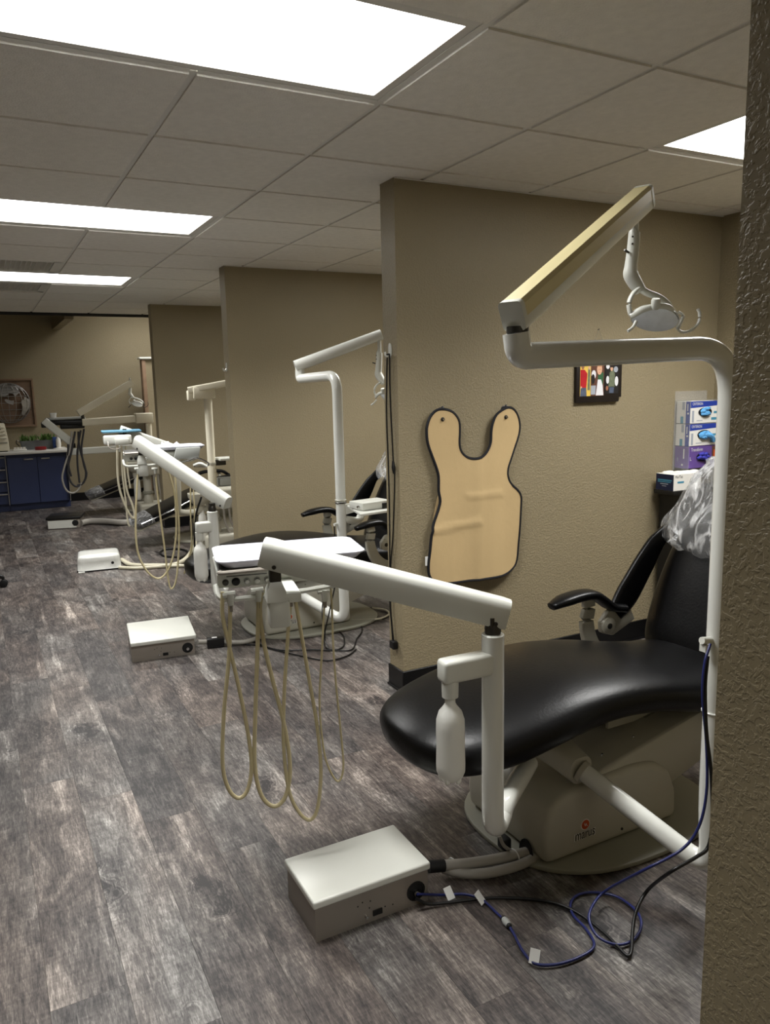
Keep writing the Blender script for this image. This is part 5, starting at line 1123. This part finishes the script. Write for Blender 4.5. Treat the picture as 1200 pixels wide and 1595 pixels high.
# black stand with a tissue carton
sx0 = 3.375; sx1 = XR-.02; sy0, sy1 = P(1050, 764, x=sx0).y, 3.125; sz = P(1050, 766, y=sy0).z
t = thing('side_cart', ((sx0+sx1)/2, 2.92, 0), 'black cart standing in the corner under the glove rack', 'cart')
obj('top', MB().box(((sx0+sx1)/2, (sy0+sy1)/2, sz-.012), (sx1-sx0, sy1-sy0, .024), bev=.004), 'black_plastic', t)
obj('body', MB().box(((sx0+sx1)/2+.015, (sy0+sy1)/2+.01, (sz-.024+.06)/2), (sx1-sx0-.05, sy1-sy0-.04, sz-.084)), 'black_plastic', t)
for k in range(3): obj('drawer', MB().box(((sx0+sx1)/2+.015, sy0+.027, .15+k*.20), (sx1-sx0-.07, .014, .18), bev=.003), 'black_plastic', t)
for a in (.08, .92):
    for b in (.1, .9): obj('caster', MB().lathe((sx0+(sx1-sx0)*a-.012, sy0+(sy1-sy0)*b, .03), [(.026, 0), (.028, .004), (.028, .02), (.026, .024)], axis=(1, 0, 0), n=14).tube([(sx0+(sx1-sx0)*a, sy0+(sy1-sy0)*b, .03), (sx0+(sx1-sx0)*a, sy0+(sy1-sy0)*b, .07)], .01, 8), 'black_rubber', t)
h = .092; wx = .22; cx0 = sx0+.004; cy0, cy1 = sy0+.006, sy0+.006+.125
t = thing('mask_carton', (cx0+wx/2, 2.82, sz+.001), 'navy and white carton on the black corner cart', 'carton')
bd = obj('box', MB().box((cx0+wx/2, (cy0+cy1)/2, sz+.001+h/2), (wx, cy1-cy0, h), bev=.001, seg=1), 'carton_white', t, smooth=False)
nv = cx0
obj('navy_side', MB().add([(cx0-.0008, cy0, sz+.002), (cx0-.0008, cy1, sz+.002), (cx0-.0008, cy1, sz+h), (cx0-.0008, cy0, sz+h)], [(0, 1, 2, 3)]), 'carton_navy', bd, smooth=False)
for a0, a1, b0, b1, m_ in ((.1, .9, .60, .68, 'carton_teal'), (.1, .85, .50, .56, 'carton_teal'), (.25, .7, .38, .43, 'carton_grey'), (.35, .6, .26, .30, 'carton_grey')):
    obj('print_line', MB().add([(cx0-.0016, cy1+(cy0-cy1)*a0, sz+h*b0), (cx0-.0016, cy1+(cy0-cy1)*a1, sz+h*b0), (cx0-.0016, cy1+(cy0-cy1)*a1, sz+h*b1), (cx0-.0016, cy1+(cy0-cy1)*a0, sz+h*b1)], [(0, 1, 2, 3)]), m_, bd, smooth=False)
text('lettering', 'MarTec', 'ink', bd, (nv+.040, cy0-.001, sz+h*.86), (1, 0, 0), (0, 0, 1), .015, width=.058)
obj('print_line', MB().box((nv+.055, cy0-.0005, sz+h*.52), (.05, .001, .010)), 'carton_teal', bd, smooth=False)
mb = MB()
for k in range(7): mb.sphere((cx0+.04+.03*k, (cy0+cy1)/2+rnd.uniform(-.03, .03), sz+h+.001), (.03, .03, .012), 8, 5)
obj('mask_stack', mb, 'carton_white', bd)
# ------------------------------------------------------------------ clear bags over the head rests
def head_bag(label, c, seed, rx=.21, ry=.235, h=.36, tie=True, lean=(.06, 0)):
    c = V(c); n, m_ = 64, 26; rr = random.Random(seed); ph_ = [rr.uniform(0, 6.28) for _ in range(8)]; rings = []
    for i in range(m_+1):
        s_ = i/m_; z = h*s_
        w_ = (1.0+.06*math.sin(s_*9)) * (1 if s_ < .12 else (1-((s_-.12)/.88)**2.3*.62))
        if s_ < .06: w_ *= .93+.07*s_/.06
        if s_ > .95 and tie: w_ *= 1.15
        ring = []
        for j in range(n):
            a = 2*math.pi*j/n; fr = .10*s_**1.5+.022
            cr = 1+fr*(.5*math.sin(7*a+ph_[0]+3*s_)+.45*math.sin(13*a+ph_[1]-4*s_)+.4*math.sin(23*a+ph_[2]))+.05*noise.noise(V((3*math.cos(a), 3*math.sin(a), 6*s_+seed)))
            ring.append(c+V((lean[0]*s_+rx*w_*cr*math.cos(a), lean[1]*s_+ry*w_*cr*math.sin(a), z+.018*noise.noise(V((4*math.cos(a), 4*math.sin(a), seed))))))
        rings.append(ring)
    mb = MB().loft(rings, caps=False)
    mb.loft([rings[-1], [rings[-1][j]*.35+(c+V((lean[0], lean[1], h*.93)))*.65 for j in range(n)]], caps=False)
    return obj('plastic_cover', mb, 'clear_film', label=label, cat='plastic cover', group='plastic covers on head rests', angle=28)
head_bag('crinkled clear plastic bag over the head rest nearest the glove cartons', (2.53, 1.925, .835), 3, rx=.17, ry=.32, h=.36)
head_bag('crinkled clear plastic bag over the head rest behind the white device box', (2.53, 4.54, .865), 11, rx=.16, ry=.245, h=.33)
# ------------------------------------------------------------------ hooks and cord on the partition ends
def wall_hook(px_, py_, yc, label):
    q = P(px_, py_, y=yc); q.x = XE
    t = thing('adhesive_hook', q, label, 'hook', 'white adhesive hooks on the partition ends')
    obj('pad', MB().prism([q+V((0, a, b)) for a, b in superellipse(.014, .034, 2.2, 20)], (-.006, 0, 0), bev=.0015), 'white_gloss', t)
    obj('hook', MB().tube([q+V((-.004, 0, -.012)), q+V((-.016, 0, -.026)), q+V((-.027, 0, -.022)), q+V((-.030, 0, -.006))], .0055, 8, res=4), 'white_gloss', t)
    return q
q1 = wall_hook(606, 546, 3.215, 'white adhesive hook with a black cord looped over it')
wall_hook(357, 572, 5.87, 'empty white adhesive hook on the end of the second partition')
t = thing('hanging_cord', (XE-.02, 3.22, .2), 'black cord with inline switch and plug hanging from a white hook', 'cable')
xx = XE-.012
def W2(px_, py_, x=xx): 
    p = P(px_, py_, x=x); return p
obj('strand', MB().tube([W2(603.5, 552), W2(602.5, 600), W2(602.5, 650), W2(605, 720), W2(607, 800), W2(607.5, 880), W2(607.5, 940), W2(610, 970), W2(612, 998)], .0035, 6, res=4), 'cable_black', t)
obj('strand', MB().tube([W2(607, 551), W2(607.5, 600), W2(609, 640), W2(611, 680), W2(613, 720), W2(615, 740), W2(614, 790), W2(612, 840), W2(609, 880), W2(608.5, 940), W2(611, 975), W2(613.5, 998)], .0035, 6, res=4), 'cable_black', t)
obj('loop', MB().tube([W2(603.5, 552), V((XE-.024, q1.y, q1.z-.020)), W2(607, 551)], .0035, 6, res=5), 'cable_black', t)
obj('inline_switch', MB().tube([W2(612.5, 718), W2(613.2, 728), W2(614.4, 738)], [.005, .010, .006], 8, res=3), 'black_plastic', t)
obj('plug', MB().box(W2(613.5, 1004, XE-.016), (.028, .045, .040), bev=.005), 'black_plastic', t)
